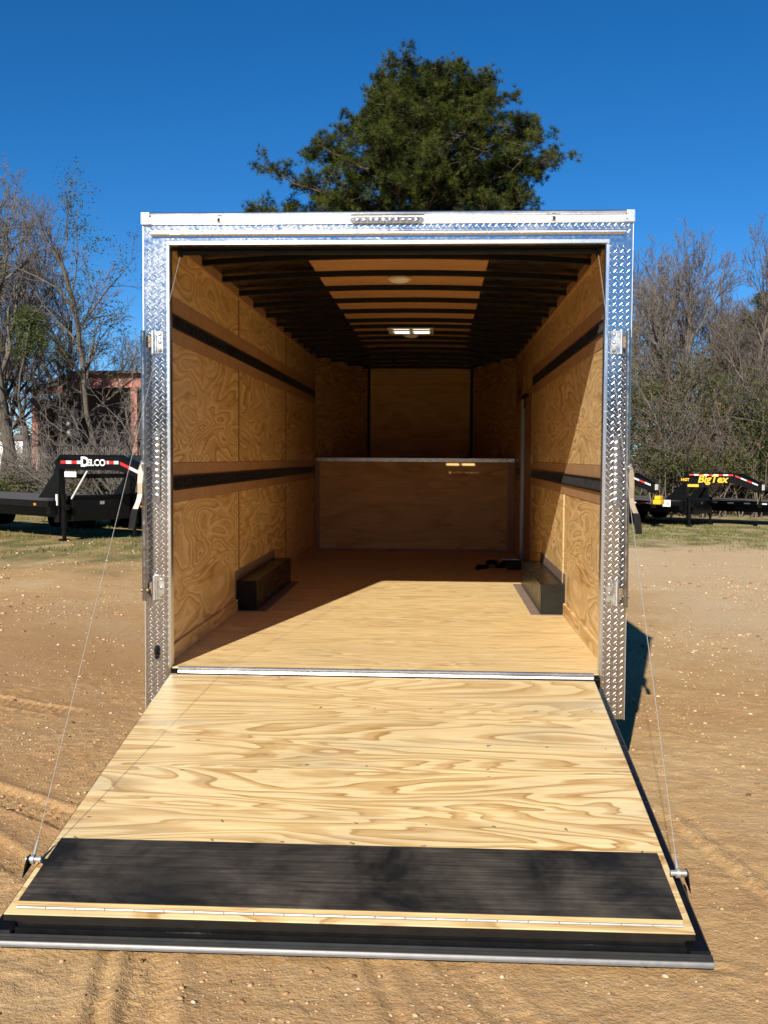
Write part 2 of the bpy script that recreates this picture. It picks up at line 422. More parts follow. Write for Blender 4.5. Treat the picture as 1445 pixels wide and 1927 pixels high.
def track(x, y, px0, py0, px1, py1, width, depth, tread):
    """a wheel rut with cross lugs from (px0,py0) to (px1,py1)"""
    d = np.array([px1 - px0, py1 - py0]); L = np.hypot(*d); d = d / L
    s = (x - px0) * d[0] + (y - py0) * d[1]; t = -(x - px0) * d[1] + (y - py0) * d[0]
    t = t + .02 * (vn(s, s * 0, 1.3) - .5)
    inside = sstep(width / 2 + .03, width / 2 - .01, np.abs(t)) * sstep(-.25, .1, s) * sstep(L + .25, L - .1, s)
    lug = np.where(np.abs(t) < width / 2, np.maximum(0, np.sin(2 * pi * s / tread + np.sign(t) * 1.2 + t * 30)) , 0)
    rim = np.exp(-((np.abs(t) - width / 2 - .035) / .03) ** 2) * sstep(-.2, .1, s) * sstep(L + .2, L - .1, s)
    m = .45 + .75 * vn(x, y, 2.1)
    return (-depth * inside + depth * .95 * lug * inside + depth * .7 * rim) * m * 1.05
def lot(px, py):
    d = ray(px, py); t = 1.0
    for _ in range(30):
        P = CAM + d * t; t += (float(G(P[0], P[1])) - P[2]) / d[2] * .8
    return CAM + d * t
TRACKS = []
for (a_, b_, w_, d_, t_) in (((262, 2000), (286, 1780), .13, .012, .05), ((172, 1960), (212, 1790), .025, .016, .03), ((760, 1960), (690, 1780), .018, .008, .04), ((-60, 1478), (170, 1560), .16, .016, .07), ((-80, 1560), (60, 1640), .12, .012, .06),
                            ((1440, 1845), (1230, 1800), .02, .006, .05), ((1010, 1960), (830, 1795), .10, .006, .06), ((120, 1340), (-100, 1300), .20, .012, .08), ((1500, 1720), (1262, 1530), .05, -.012, .06)):
    A_ = lot(*a_); B_ = lot(*b_); TRACKS.append((A_[0], A_[1], B_[0], B_[1], w_, d_, t_))
def Gd(x, y):
    z = G(x, y)
    near = np.exp(-np.maximum(0, y - 4) / 9)
    z = z + .035 * fbm(x, y, .45, 3) + near * (.016 * fbm(x, y, 2.2, 4, .6) + .011 * fbm(x, y, 13, 3, .65))
    e = sstep(.50, .62, vn(x + 40, y, 1.6))
    z = z + near * e * (.016 + .016 * sstep(-.6, -1.4, x)) * np.abs(fbm(x, y, 17, 2, .7))
    for a in TRACKS: z = z + track(x, y, *a)
    # loose mound that follows the lighter curved ridge right of the ramp
    return z
def axis(lo, hi, step, out_lo, out_hi, grow=1.12):
    a = list(np.arange(lo, hi + 1e-6, step)); s = step
    while a[-1] < out_hi: s *= grow; a.append(a[-1] + s)
    b = []; s = step; c = lo
    while c > out_lo: s *= grow; c -= s; b.append(c)
    return np.array(b[::-1] + a)
gx = axis(-3.2, 3.6, .018, -900, 900); gy = axis(-3.4, 2.2, .018, -300, 1600, 1.05)
GX, GY = np.meshgrid(gx, gy, indexing='xy'); GZ = Gd(GX, GY)
nx, ny = len(gx), len(gy)
I = (np.arange(ny - 1)[:, None] * nx + np.arange(nx - 1)[None, :]).ravel()
def mk_ground():
    a = Nd('sandy dirt'); co = a.coord(); x, y, z = a.sep(co)
    n1 = a.noise(co, .55, 8, .68); n2 = a.noise(co, 5.0, 7, .72); n3 = a.noise(co, 60.0, 3, .6)
    c = a.ramp(n1, [(.30, (.43, .245, .105)), (.50, (.53, .335, .150)), (.68, (.60, .425, .225))])
    c = a.mix(a.maprange(n2, .42, .72, 0, .5), c, (.36, .195, .085))
    c = a.mix(a.maprange(n3, .50, .75, 0, .5), c, (.58, .42, .26))
    big2 = a.noise(co, .35, 6, .7, .4)
    moist = a.math('MULTIPLY', a.maprange(a.math('MULTIPLY_ADD', big2, 3.0, a.math('MULTIPLY', x, -1.0)), 1.9, 3.6, 0, 1), a.maprange(y, 5.0, 9.0, 1, 0))
    c = a.mix(a.math('MULTIPLY', moist, .6), c, (.37, .205, .088))
    grav = a.math('MULTIPLY', a.maprange(a.math('MULTIPLY_ADD', big2, 3.0, x), 4.2, 5.6, 0, 1), a.maprange(y, .5, 4.0, 0, 1))
    c = a.mix(a.math('MULTIPLY', grav, .55), c, (.62, .475, .30))
    # grit: pale stones and dark crumbs in patches
    patch = a.maprange(a.noise(co, .42, 3, .6, .5), .46, .60, 0, 1)
    far = a.maprange(y, 1.0, 6.0, .25, 1.0)
    for sc, col, th in ((11.0, (.64, .52, .37), .20), (18.0, (.66, .55, .40), .24), (14.0, (.20, .12, .06), .22), (34.0, (.66, .55, .41), .30), (75.0, (.62, .50, .35), .33), (50.0, (.075, .05, .03), .22)):
        v = a.n('TexVoronoi'); a.put(v.inputs['Vector'], co); v.inputs['Scale'].default_value = sc
        keep = a.math('GREATER_THAN', a.sep(v.outputs['Color'])[0], .62)
        m = a.math('MULTIPLY', a.maprange(v.outputs['Distance'], th * .75, th, 1, 0), keep)
        m = a.math('MULTIPLY', m, a.math('MULTIPLY_ADD', a.math('MULTIPLY', patch, far), .85, .12))
        c = a.mix(m, c, col)
    # grass: patchy by the left fence, a strip along the right-hand trailers
    yb = a.maprange(x, -3.0, 3.5, 11.2, 21.5)
    ge = a.noise(co, .45, 5, .62, .6); gf = a.noise(a.vmath('MULTIPLY', co, (1.0, .5, 1.0)), 1.6, 5, .65)
    g = a.math('MULTIPLY', a.maprange(a.math('SUBTRACT', a.math('MULTIPLY_ADD', ge, 9.0, y), yb), 3.6, 6.0, 0, 1), a.maprange(gf, .38, .60, .30, 1.0))
    gc = a.mix(a.noise(co, 3.5, 5, .7), (.06, .085, .018), (.17, .165, .06))
    gc = a.mix(a.maprange(a.noise(co, .6, 4, .6), .45, .65, 0, .5), gc, (.30, .22, .11))
    c = a.mix(a.math('MULTIPLY', g, .92), c, gc)
    h = a.math('ADD', a.math('ADD', a.math('MULTIPLY', n3, .7), a.math('MULTIPLY', a.noise(co, 190.0, 2, .6), .4)), a.math('MULTIPLY', a.noise(co, 22.0, 3, .65), .9))
    nm = a.bump(h, .65, .015)
    return a.fin(c, .95, 0, nm, Specular_IOR_Level=.12)
MT['ground'] = mk_ground()
ground = link('ground', fast_mesh('ground', np.stack([GX.ravel(), GY.ravel(), GZ.ravel()], 1), np.stack([I, I + 1, I + nx + 1, I + nx], 1), MT['ground'], smooth=True))
tag(ground, 'brown sandy dirt lot with gravel patches, wheel ruts and thin grass', 'ground', kind='structure')

def pebbles():
    rs = np.random.RandomState(8)
    n = 90000
    y = -3.3 + 16 * rs.rand(n) ** 2.3; x = rs.uniform(-1, 1, n) * (2.6 + .55 * (y + 3.3))
    dens = np.clip((vn(x, y, .55) * .6 + vn(x + 50, y, 1.7) * .4 - .40) * 4.5, .07, 1)
    k = rs.rand(n) < dens
    x, y = x[k], y[k]
    m = 52000; y2 = rs.uniform(-1, 17, m); x2 = rs.uniform(-1, 1, m) * (3.2 + .5 * (y2 + 3.3))
    k = rs.rand(m) < np.clip((vn(x2 + 9, y2, .4) * .5 + vn(x2, y2, 1.3) * .5 - .36) * 4, .10, 1)
    x = np.r_[x, x2[k]]; y = np.r_[y, y2[k]]; n = len(x)
    inside = (np.abs(x) < 1.3) & (y > -2.3) & (y < 11)
    x, y = x[~inside], y[~inside]; n = len(x)
    s = .0011 + .0030 * rs.rand(n) ** 3.0 + (.008 * rs.rand(n) ** 18); s *= 1 + np.clip(y + 2.0, 0, 14) * .16
    base = np.array([(1, 0, 0), (-1, 0, 0), (0, 1, 0), (0, -1, 0), (0, 0, 1), (0, 0, -1), (.6, .6, .6), (-.6, .6, .6), (.6, -.6, .6), (-.6, -.6, .6)])
    F0 = np.array([(0, 6, 8), (0, 2, 6), (2, 7, 6), (2, 1, 7), (1, 9, 7), (1, 3, 9), (3, 8, 9), (3, 0, 8), (4, 8, 6), (4, 6, 7), (4, 7, 9), (4, 9, 8), (5, 2, 0), (5, 1, 2), (5, 3, 1), (5, 0, 3)])
    j = 1 + .35 * (rs.rand(n, 10, 3) - .5)
    an = rs.rand(n) * 6.28; sx = s * (.8 + .9 * rs.rand(n)); sz = s * (.45 + .35 * rs.rand(n))
    P = base[None] * j
    X = P[..., 0] * sx[:, None]; Y = P[..., 1] * s[:, None]; Z = P[..., 2] * sz[:, None]
    V = np.stack([X * np.cos(an)[:, None] - Y * np.sin(an)[:, None] + x[:, None], X * np.sin(an)[:, None] + Y * np.cos(an)[:, None] + y[:, None], Z + (Gd(x, y) + sz * .12)[:, None]], -1)
    F = (F0[None] + (np.arange(n) * 10)[:, None, None]).reshape(-1, 3)
    a = Nd('pebble stone'); g = a.n('NewGeometry').outputs['Random Per Island']
    c = a.ramp(g, [(0, (.14, .08, .04)), (.3, (.34, .20, .095)), (.6, (.48, .31, .165)), (.86, (.56, .40, .24)), (.96, (.66, .55, .40)), (1, (.12, .10, .09))])
    m = a.fin(c, .9, 0, None, Specular_IOR_Level=.2)
    o = link('pebbles', fast_mesh('pebbles', V.reshape(-1, 3), F, m))
    tag(o, 'small pale and brown stones scattered over the dirt', 'pebbles', kind='stuff')
pebbles()

def grass_blades():
    rs = np.random.RandomState(5); n = 60000
    x = rs.uniform(-16, 18, n); y = rs.uniform(9.5, 33, n)
    yb = np.interp(x, [-3, 3.5], [11.2, 21.5])
    k = rs.rand(n) < sstep(-1.5, 3, y - yb + 6 * (vn(x, y, .45) - .5)) * np.clip((vn(x, y, 1.1) - .34) * 5, 0.03, 1)
    x, y = x[k], y[k]; n = len(x); z = Gd(x, y)
    h = rs.uniform(.03, .085, n); w = rs.uniform(.006, .014, n) * (1 + y / 30); an = rs.rand(n) * 6.28; lean = rs.normal(0, .03, (n, 2))
    V = np.stack([np.stack([x - w * np.cos(an), y - w * np.sin(an), z - .01], 1), np.stack([x + w * np.cos(an), y + w * np.sin(an), z - .01], 1), np.stack([x + lean[:, 0], y + lean[:, 1], z + h], 1)], 1).reshape(-1, 3)
    o = link('grass', fast_mesh('grass', V, np.arange(3 * n).reshape(-1, 3), MT['grass']))
    tag(o, 'short patchy winter grass in front of the parked flatbed trailers', 'grass', kind='stuff')
grass_blades()

# ------------------------------------------------------------------ the enclosed trailer
WL, WR, YE = -1.2076, 1.2335, 7.026      # inner wall faces, bulkhead
HZ = 2.2807                               # underside of the rear header
TR = thing('enclosed_trailer', 'open enclosed cargo trailer with plywood interior and its ramp lowered onto the dirt', 'trailer')

# floor: three sheets, seams across
fb = MB()
for a, b in ((.002, 1.205), (1.208, 2.425), (2.428, 4.862), (4.865, YE)): fb.box(-1.20, 1.226, a, b, -.03, 0.0)
fb.build('floor', MT['floor'], TR)
bf = MB(); bf.box(-1.25, 1.25, .07, 7.0, -.20, -.032)
for yy in np.arange(.6, 7, .6): bf.box(-1.1, 1.1, yy, yy + .05, -.26, -.20)
bf.box(-.62, -.50, -.02, 8.9, -.34, -.20); bf.box(.50, .62, -.02, 8.9, -.34, -.20)
bf.build('chassis', MT['blacksteel'], TR)

# side walls
def wall(side):
    s = -1 if side < 0 else 1; xi = WL if side < 0 else WR
    xo = xi + s * .012
    seams = [.062, 2.184, 4.577, YE] if side < 0 else [.062, 2.205, 4.865, 5.99, YE]
    w = MB()
    x0, x1 = sorted((xi, xo))
    for i in range(len(seams) - 1):
        ya, yb = seams[i] + .003, seams[i + 1] - .003
        if side > 0 and i == 2:
            w.box(x0, x1, ya, yb, 1.86, 2.40); continue
        w.box(x0, x1, ya, yb, .0, .888); w.box(x0, x1, ya, yb, 1.117, 1.793); w.box(x0, x1, ya, yb, 2.052, 2.40)
    for q in seams[1:-1]:
        for za, zb in ((.0, .8885), (1.1165, 1.7935), (2.0515, 2.33)):
            if s > 0 and q > 4: continue
            a, b = sorted((xi - s * (.0012 if s < 0 else .0075), xi + s * .002)); w.box(a, b, q - .014, q + .014, za, zb, 1)
    o = w.build('side_wall', [MT['wall'], MT['seam'] if s < 0 else MT['edgeply']], TR)  # joint strips coloured dark for the shaded wall, pale for the sunlit one
    # smooth backing strips in front of which the tracks sit
    yend = YE if side < 0 else 4.862
    rng = [(.064, yend)] + ([(5.995, YE - .003)] if side > 0 else [])
    for z0, z1 in ((.890, 1.115), (1.795, 2.050)):
        m = MB()
        for a, b in rng: m.box(min(xi - s * .003, xo), max(xi - s * .003, xo), a, b, z0, z1)
        m.build('backing_strip', MT['strip'], o)
    for z0, z1 in ((.9592, 1.0415), (1.8732, 1.9514)):
        m = MB()
        for a, b in rng:
            b2 = min(b, 6.99) if side < 0 or a < 5 else 6.75
            a2 = a if a < 5 else 6.30
            xa = xi - s * .0035; xb = xi - s * .011
            lo, hi = sorted((xa, xb))
            m.box(lo, hi, a2, b2, z1 - .012, z1); m.box(lo, hi, a2, b2, z0, z0 + .012)
            lo2, hi2 = sorted((xi - s * .0032, xi - s * .0055))
            m.box(lo2, hi2, a2, b2, z0 + .0125, z1 - .0125)
            for yy in np.arange(a2 + .02, b2 - .02, .0508):
                m.box(lo, hi, yy, yy + .022, z0 + .0127, z1 - .0127)
        m.build('tie_down_track', MT['trackblk'], o)
    # baseboard
    k = MB()
    lo, hi = sorted((xi - s * .0005, xi - s * .018))
    by = [(.064, 2.045), (3.83, 4.86)] if side > 0 else [(.064, 2.045), (3.83, YE - .003)]
    for a, b in by:
        k = MB(); k.box(lo, hi, a, b, .001, .089); k.build('baseboard', MT['wall'], o)
    # timber cove under the roof
    c = MB(); lo, hi = sorted((xi - s * .001, xi - s * .022)); c.box(lo, hi, .064, YE - .002, 2.328, 2.404); c.build('cove_strip', MT['strip'], o)
    # outer skin
    e = MB(); lo, hi = sorted((s * 1.262, s * 1.288))
    e.box(lo, hi, .064, 8.0, -.20, 2.36)
    e.build('outer_skin', MT['body'], o)
    return o
wall(-1); wr_o = wall(1)

# ceiling: outer roof skin with a vent opening, bows, centre liner
VX0, VX1, VY0, VY1 = -.165, .205, 4.355, 4.745
def arch(x): return .045 * (1 - (x / 1.25) ** 2)
rf = MB()
xs = np.array(sorted(set(list(np.linspace(-1.27, 1.27, 15)) + [VX0, VX1])))
ys = [.06, VY0, VY1, 9.1]
for j in range(3):
    for i in range(len(xs) - 1):
        if j == 1 and xs[i] >= VX0 - 1e-6 and xs[i + 1] <= VX1 + 1e-6: continue
        V = []
        for z in (2.385, 2.389):
            for (x, y) in ((xs[i], ys[j]), (xs[i + 1], ys[j]), (xs[i + 1], ys[j + 1]), (xs[i], ys[j + 1])): V.append((x, y, z + arch(x)))
        rf.add(V, [(0, 1, 2, 3), (4, 5, 6, 7), (0, 1, 5, 4), (1, 2, 6, 5), (2, 3, 7, 6), (3, 0, 4, 7)])
roof = rf.build('roof', MT['roofskin'], TR)
lp = MB()
lx = np.array(sorted(set(list(np.linspace(-.545, .60, 7)) + [VX0 - .002, VX1 + .002])))
for ya, yb in ((.13, 2.44), (2.443, VY0 - .002), (VY0 - .002, VY1 + .002), (VY1 + .002, 6.75)):
    for i in range(len(lx) - 1):
        if abs(ya - VY0 + .002) < 1e-6 and lx[i] >= VX0 - .003 and lx[i + 1] <= VX1 + .003: continue
        V = []
        for z in (2.372, 2.377):
            for (x, y) in ((lx[i], ya), (lx[i + 1], ya), (lx[i + 1], yb), (lx[i], yb)): V.append((x, y, z + arch(x)))
        lp.add(V, [(0, 1, 2, 3), (4, 5, 6, 7), (0, 1, 5, 4), (1, 2, 6, 5), (2, 3, 7, 6), (3, 0, 4, 7)])
# one continuous sheet: keep the same island seed by welding
import bmesh
lo_ = lp.build('ceiling_liner', MT['luan'], roof)
bm = bmesh.new(); bm.from_mesh(lo_.data); bmesh.ops.remove_doubles(bm, verts=bm.verts, dist=.0005); bm.to_mesh(lo_.data); bm.free()
for yb in (.30, .895, 1.49, 2.085, 2.68, 3.275, 3.87, 4.30, 4.80, 5.25, 5.715, 6.31, 6.90, 7.5, 8.1, 8.7):
    b = MB(); X = np.linspace(-1.215, 1.235, 15)
    if yb > YE + .3:
        wmax = np.interp(yb, [YE, 9.03], [1.2, .66]); X = np.linspace(-wmax, wmax, 9)
    V = []
    for x in X:
        z1 = 2.371 + arch(x); z0 = 2.338 + arch(x)
        V += [(x, yb, z0), (x, yb + .04, z0), (x, yb + .04, z1), (x, yb, z1)]
    F = []
    for i in range(len(X) - 1):
        for k in range(4): F.append((i * 4 + k, i * 4 + (k + 1) % 4, i * 4 + 4 + (k + 1) % 4, i * 4 + 4 + k))
    b.add(V, F); b.build('roof_bow', MT['bow'], roof)
# outer roof cap so no light leaks at the edges
cap = MB()
cap.box(-1.295, -1.215, .064, 8.0, 2.36, 2.41); cap.box(1.238, 1.295, .064, 8.0, 2.36, 2.41)
cap.build('roof_edge', MT['alu'], roof)
for yd in (1.72, 5.02):
    d = MB(); d.cyl((.012, yd, 2.405), (.012, yd, 2.392), .078, .082, 28); d.dome((.012, yd, 2.392), (0, 0, -1), .076, .026, 28, 5)
    d.build('dome_light', MT['white'], roof)
v = MB()
for (a, b, c, d) in ((VX0 - .035, VX0 + .004, VY0 - .035, VY1 + .035), (VX1 - .004, VX1 + .035, VY0 - .035, VY1 + .035)): v.box(a, b, c, d, 2.375, 2.412, bev=.004)
for (c, d) in ((VY0 - .035, VY0 + .004), (VY1 - .004, VY1 + .035)): v.box(VX0 + .0045, VX1 - .0045, c, d, 2.375, 2.412, bev=.004)
v.box(VX0 + .005, VX1 - .005, 4.535, 4.650, 2.392, 2.41); v.box(.006, .034, VY0 + .005, 4.5345, 2.392, 2.41); v.box(.006, .034, 4.6505, VY1 - .005, 2.392, 2.41)  # middle bar widened to thin the sun patch on the bulkhead
v.cyl((.02, 4.55, 2.39), (.02, 4.55, 2.35), .018, .012, 10)
vo = v.build('roof_vent', MT['white'], roof)
v = MB()
for a, b, c, d in ((VX0 - .02, VX0 - .012, VY0 - .02, VY1 + .02), (VX1 + .012, VX1 + .02, VY0 - .02, VY1 + .02)): v.box(a, b, c, d, 2.41, 2.455)
v.box(VX0 - .02, VX1 + .02, VY0 - .030, VY0 - .0205, 2.41, 2.505)  # upright wall added to keep sun off the vent's near half
v.prism([(VY0 - .12, 2.70), (VY0 - .12, 2.71), (VY1 + .06, 2.82), (VY1 + .06, 2.81)], VX0 - .03, VX1 + .03, 'x')
v.build('vent_lid_sun_stop', MT['smoke'], vo)

# bulkhead and gooseneck nose
bk = MB(); bk.box(WL + .002, WR - .002, YE, YE + .04, 0.0, 1.10); bk.build('bulkhead', MT['front'], TR)
k = MB()
k.box(WL + .004, WL + .06, YE - .012, YE - .001, .001, 1.098); k.box(WR - .09, WR - .004, YE - .012, YE - .001, .001, 1.098); k.box(WL + .062, WR - .092, YE - .010, YE - .001, .001, .035)
k.build('bulkhead_trim', MT['strip'], TR)
dk = MB(); dk.box(-1.22, 1.24, YE + .042, 9.1, 1.09, 1.135); dk.build('nose_deck', MT['front'], TR)
ns = MB(); NF = 9.03
ns.add([(WL, YE + .045, 1.136), (WL, YE + .045, 2.40), (-.70, NF - .05, 2.40), (-.70, NF - .05, 1.136), (WL - .02, YE + .06, 1.136), (WL - .02, YE + .06, 2.40), (-.72, NF, 2.40), (-.72, NF, 1.136)], [(0, 1, 2, 3), (4, 5, 6, 7), (0, 1, 5, 4), (2, 3, 7, 6), (1, 2, 6, 5), (0, 3, 7, 4)])
ns.build('nose_side_panel', MT['wall'], TR); ns = MB()
ns.add([(WR, YE + .045, 1.136), (WR, YE + .045, 2.40), (.78, NF - .05, 2.40), (.78, NF - .05, 1.136), (WR + .02, YE + .06, 1.136), (WR + .02, YE + .06, 2.40), (.80, NF, 2.40), (.80, NF, 1.136)], [(0, 1, 2, 3), (4, 5, 6, 7), (0, 1, 5, 4), (2, 3, 7, 6), (1, 2, 6, 5), (0, 3, 7, 4)])
ns.build('nose_side_panel', MT['wall'], TR)
nf = MB(); nf.box(-.665, .74, NF, NF + .012, 1.136, 2.40); nf.build('nose_front_panel', MT['front'], TR)
for a, b in ((-.76, -.668), (.743, .85)):
    nc = MB(); nc.box(a, b, NF - .03, NF + .03, 1.136, 2.42); nc.build('nose_corner_post', MT['bow'], TR)
nk = MB(); nk.box(-1.29, 1.29, 9.06, 9.09, 1.0, 2.43); nk.box(-1.29, -1.27, 7.0, 9.06, 1.0, 2.40); nk.box(1.27, 1.29, 7.0, 9.06, 1.0, 2.40)
nk.box(-1.28, 1.28, 7.08, 7.1, -.2, 1.0); nk.build('nose_skin', MT['body'], TR)

# tread plate pattern
def lozenges(mb, x0, x1, z0, z1, y, pitch=.0345, L=.0140, W=.0030, h=.0014, holes=()):
    i0 = int(math.floor(x0 / pitch)) - 1; i1 = int(math.ceil(x1 / pitch)) + 1; j0 = int(math.floor(z0 / pitch)) - 1; j1 = int(math.ceil(z1 / pitch)) + 1
    t = np.arange(8) * pi / 4
    prof = np.stack([np.sign(np.cos(t)) * np.abs(np.cos(t)) ** .9 * L, np.sin(t) * W], 1)
    C = []
    for i in range(i0, i1 + 1):
        for j in range(j0, j1 + 1):
            C.append((i * pitch, j * pitch, 1)); C.append(((i + .5) * pitch, (j + .5) * pitch, -1))
    V = []; F = []
    q = L * .75
    for cx, cz, sg in C:
        if cx - q < x0 or cx + q > x1 or cz - q < z0 or cz + q > z1: continue
        if any(a < cx < b and c < cz < d for a, b, c, d in holes): continue
        ca, sa = cos(pi / 4 * sg), sin(pi / 4 * sg); n = len(V)
        for k, ku, hh in ((1.0, 1.0, 0.0002), (.62, .93, h * .72), (.14, .84, h)):
            for u, w in prof * [ku, k]: V.append((cx + u * ca - w * sa, y - hh, cz + u * sa + w * ca))
        for r_ in range(2):
            for m in range(8): F.append((n + r_ * 8 + m, n + r_ * 8 + (m + 1) % 8, n + r_ * 8 + 8 + (m + 1) % 8, n + r_ * 8 + 8 + m))
        F.append(tuple(n + 16 + m for m in range(8)))
    if V: mb.add(V, F, 1, True)

es = MB(); es.box(WL + .028, WR - .012, YE - .004, YE + .036, 1.1005, 1.1425); lozenges(es, WL + .03, WR - .014, 1.1007, 1.1423, YE - .004, .021, .0088, .0024, .0016); es.build('bulkhead_edge', [MT['capalu'], MT['tread']], TR)
FO = 1.2955
fr = MB()
fr.box(-FO, -1.158, 0, .06, -.242, HZ + .004); fr.box(1.161, FO, 0, .06, -.242, HZ + .004); fr.box(-FO, FO, 0, .06, HZ + .004, 2.392)
lozenges(fr, -FO, -1.173, -.24, HZ + .004, 0); lozenges(fr, 1.179, FO, -.24, HZ + .004, 0); lozenges(fr, -FO, FO, 2.302, 2.3925, 0)
frame = fr.build('rear_frame', [MT['plate'], MT['tread']], TR)
# sides of the corner posts
for a, b in ((-FO - .004, -FO - .0005), (FO + .0005, FO + .004)):
    sp = MB(); sp.box(a, b, -.004, .12, -.245, 2.388); sp.build('corner_angle', MT['alu'], frame)
# header and top rail
rl = MB()
prof = [(0.0, 2.389), (-.010, 2.389), (-.014, 2.393), (-.014, 2.402), (-.010, 2.404), (-.009, 2.428), (-.011, 2.432), (-.016, 2.436), (-.017, 2.446), (-.012, 2.4525), (0, 2.454), (.05, 2.454), (.05, 2.389)]
rl.prism(prof, -FO - .006, FO + .006, 'x'); rl.box(-FO - .007, -FO + .035, -.0185, -.017, 2.391, 2.452); rl.box(FO - .035, FO + .007, -.0185, -.017, 2.391, 2.452)
rail = rl.build('top_rail', MT['alurail'], frame)
for x, z in ((-1.262, 2.435), (-1.262, 2.408), (1.262, 2.435), (1.262, 2.408), (-.47, 2.412), (.46, 2.412)):
    d = MB(); d.dome((x, -.0185 if abs(x) > 1 else -.0095, z), (0, -1, 0), .0055, .004, 8, 2); d.build('screw', MT['zinc'], rail)
dr = MB(); dr.prism([(-.0005, 2.358), (-.026, 2.350), (-.030, 2.344), (-.030, 2.336), (-.026, 2.334), (-.004, 2.346), (-.0005, 2.33)], -1.253, 1.257, 'x'); dr.build('drip_rail', MT['alurail'], frame)
# trim round the opening
tm = MB(); tm.box(-1.173, -1.1535, -.007, .05, -.004, 2.281, bev=.003); tm.box(1.158, 1.179, -.007, .05, -.010, 2.281, bev=.003); tm.box(-1.173, 1.179, -.0075, .05, 2.2815, 2.305, bev=.003)
trim = tm.build('opening_trim', MT['alurail'], frame)
for x, z in ((-1.128, 2.293), (-.6, 2.293), (0, 2.293), (.55, 2.293), (1.14, 2.293), (-1.163, .28), (-1.163, .75), (-1.163, 1.55), (1.168, .28), (1.168, .75), (1.168, 1.40), (1.168, 2.285)):
    d = MB(); d.dome((x, -.0075, z), (0, -1, 0), .0055, .004, 8, 2); d.build('screw', MT['zinc'], trim)
hb = MB(); hb.box(-1.20, 1.228, .062, .115, 2.272, 2.40); hb.build('header_beam', MT['bow'], frame)
sr = MB(); sr.cyl((-1.105, .085, 2.262), (1.12, .085, 2.262), .018, n=12); sr.cyl((-1.128, .085, 2.262), (-1.106, .085, 2.262), .028, n=14); sr.cyl((1.121, .085, 2.262), (1.143, .085, 2.262), .028, n=14)
sr.build('spring_tube', MT['bow'], frame)
# stop, tail and turn lights
def led_bar(c, n, pitch, horiz, name):
    b = MB(); e = n * pitch / 2 + .022; w = .0185
    if horiz: b.box(c[0] - e + .012, c[0] + e - .012, c[1] - .008, c[1], c[2] - w, c[2] + w, bev=.006); 
    else: b.box(c[0] - w, c[0] + w, c[1] - .008, c[1], c[2] - e + .012, c[2] + e - .012, bev=.006)
    for s in (-1, 1):
        p = (c[0] + s * (e - .014), c[1] - .004, c[2]) if horiz else (c[0], c[1] - .004, c[2] + s * (e - .014))
        b.cyl((p[0], c[1], p[2]), (p[0], c[1] - .006, p[2]), .0165, n=14)
    ob = b.build('led_light', MT['bezel'], frame)
    for i in range(n):
        q = (i - (n - 1) / 2) * pitch; d = MB()
        p = np.array([c[0] + q, c[1] - .008, c[2]] if horiz else [c[0], c[1] - .008, c[2] + q])
        d.cyl(p, p + [0, -.003, 0], .0152, .0135, 16); d.dome(p + [0, -.003, 0], (0, -1, 0), .0135, .003, 16, 2); d.cyl(p + [0, -.005, 0], p + [0, -.009, 0], .003, .002, 8)
        d.build('lens', MT['lens'], ob)
    for s in (-1, 1):
        d = MB(); p = (c[0] + s * (e - .014), c[1] - .006, c[2]) if horiz else (c[0], c[1] - .006, c[2] + s * (e - .014))
        d.dome(p, (0, -1, 0), .006, .003, 8, 2); d.build('screw', MT['chrome'], ob)
led_bar((-1.227, -.001, 1.091), 10, .0335, False, 'l'); led_bar((1.2315, -.001, 1.086), 10, .0335, False, 'r'); led_bar((.011, -.009, 2.4055), 10, .0345, True, 't')
for x in (-.885, .884):
    d = MB(); d.box(x - .011, x + .011, -.020, -.009, 2.396, 2.424, bev=.003); d.cyl((x - .026, -.009, 2.411), (x - .026, -.013, 2.411), .009, n=12); d.cyl((x + .026, -.009, 2.411), (x + .026, -.013, 2.411), .009, n=12)
    m_ = d.build('marker_light', MT['zincdull'], frame)
    d = MB(); d.box(x - .006, x + .006, -.0225, -.0202, 2.401, 2.419); d.build('lens', MT['rubber'], m_)
# rubber hold-back latch on the left post
d = MB(); d.box(-1.246, -1.222, -.024, -.001, .068, .112, bev=.006); d.box(-1.240, -1.227, -.034, -.0245, .056, .10, bev=.004); d.cyl((-1.2335, -.001, .113), (-1.2335, -.020, .113), .008, n=10); d.cyl((-1.2335, -.001, .052), (-1.2335, -.02, .052), .007, n=10)
d.build('rubber_latch', MT['rubber'], frame)

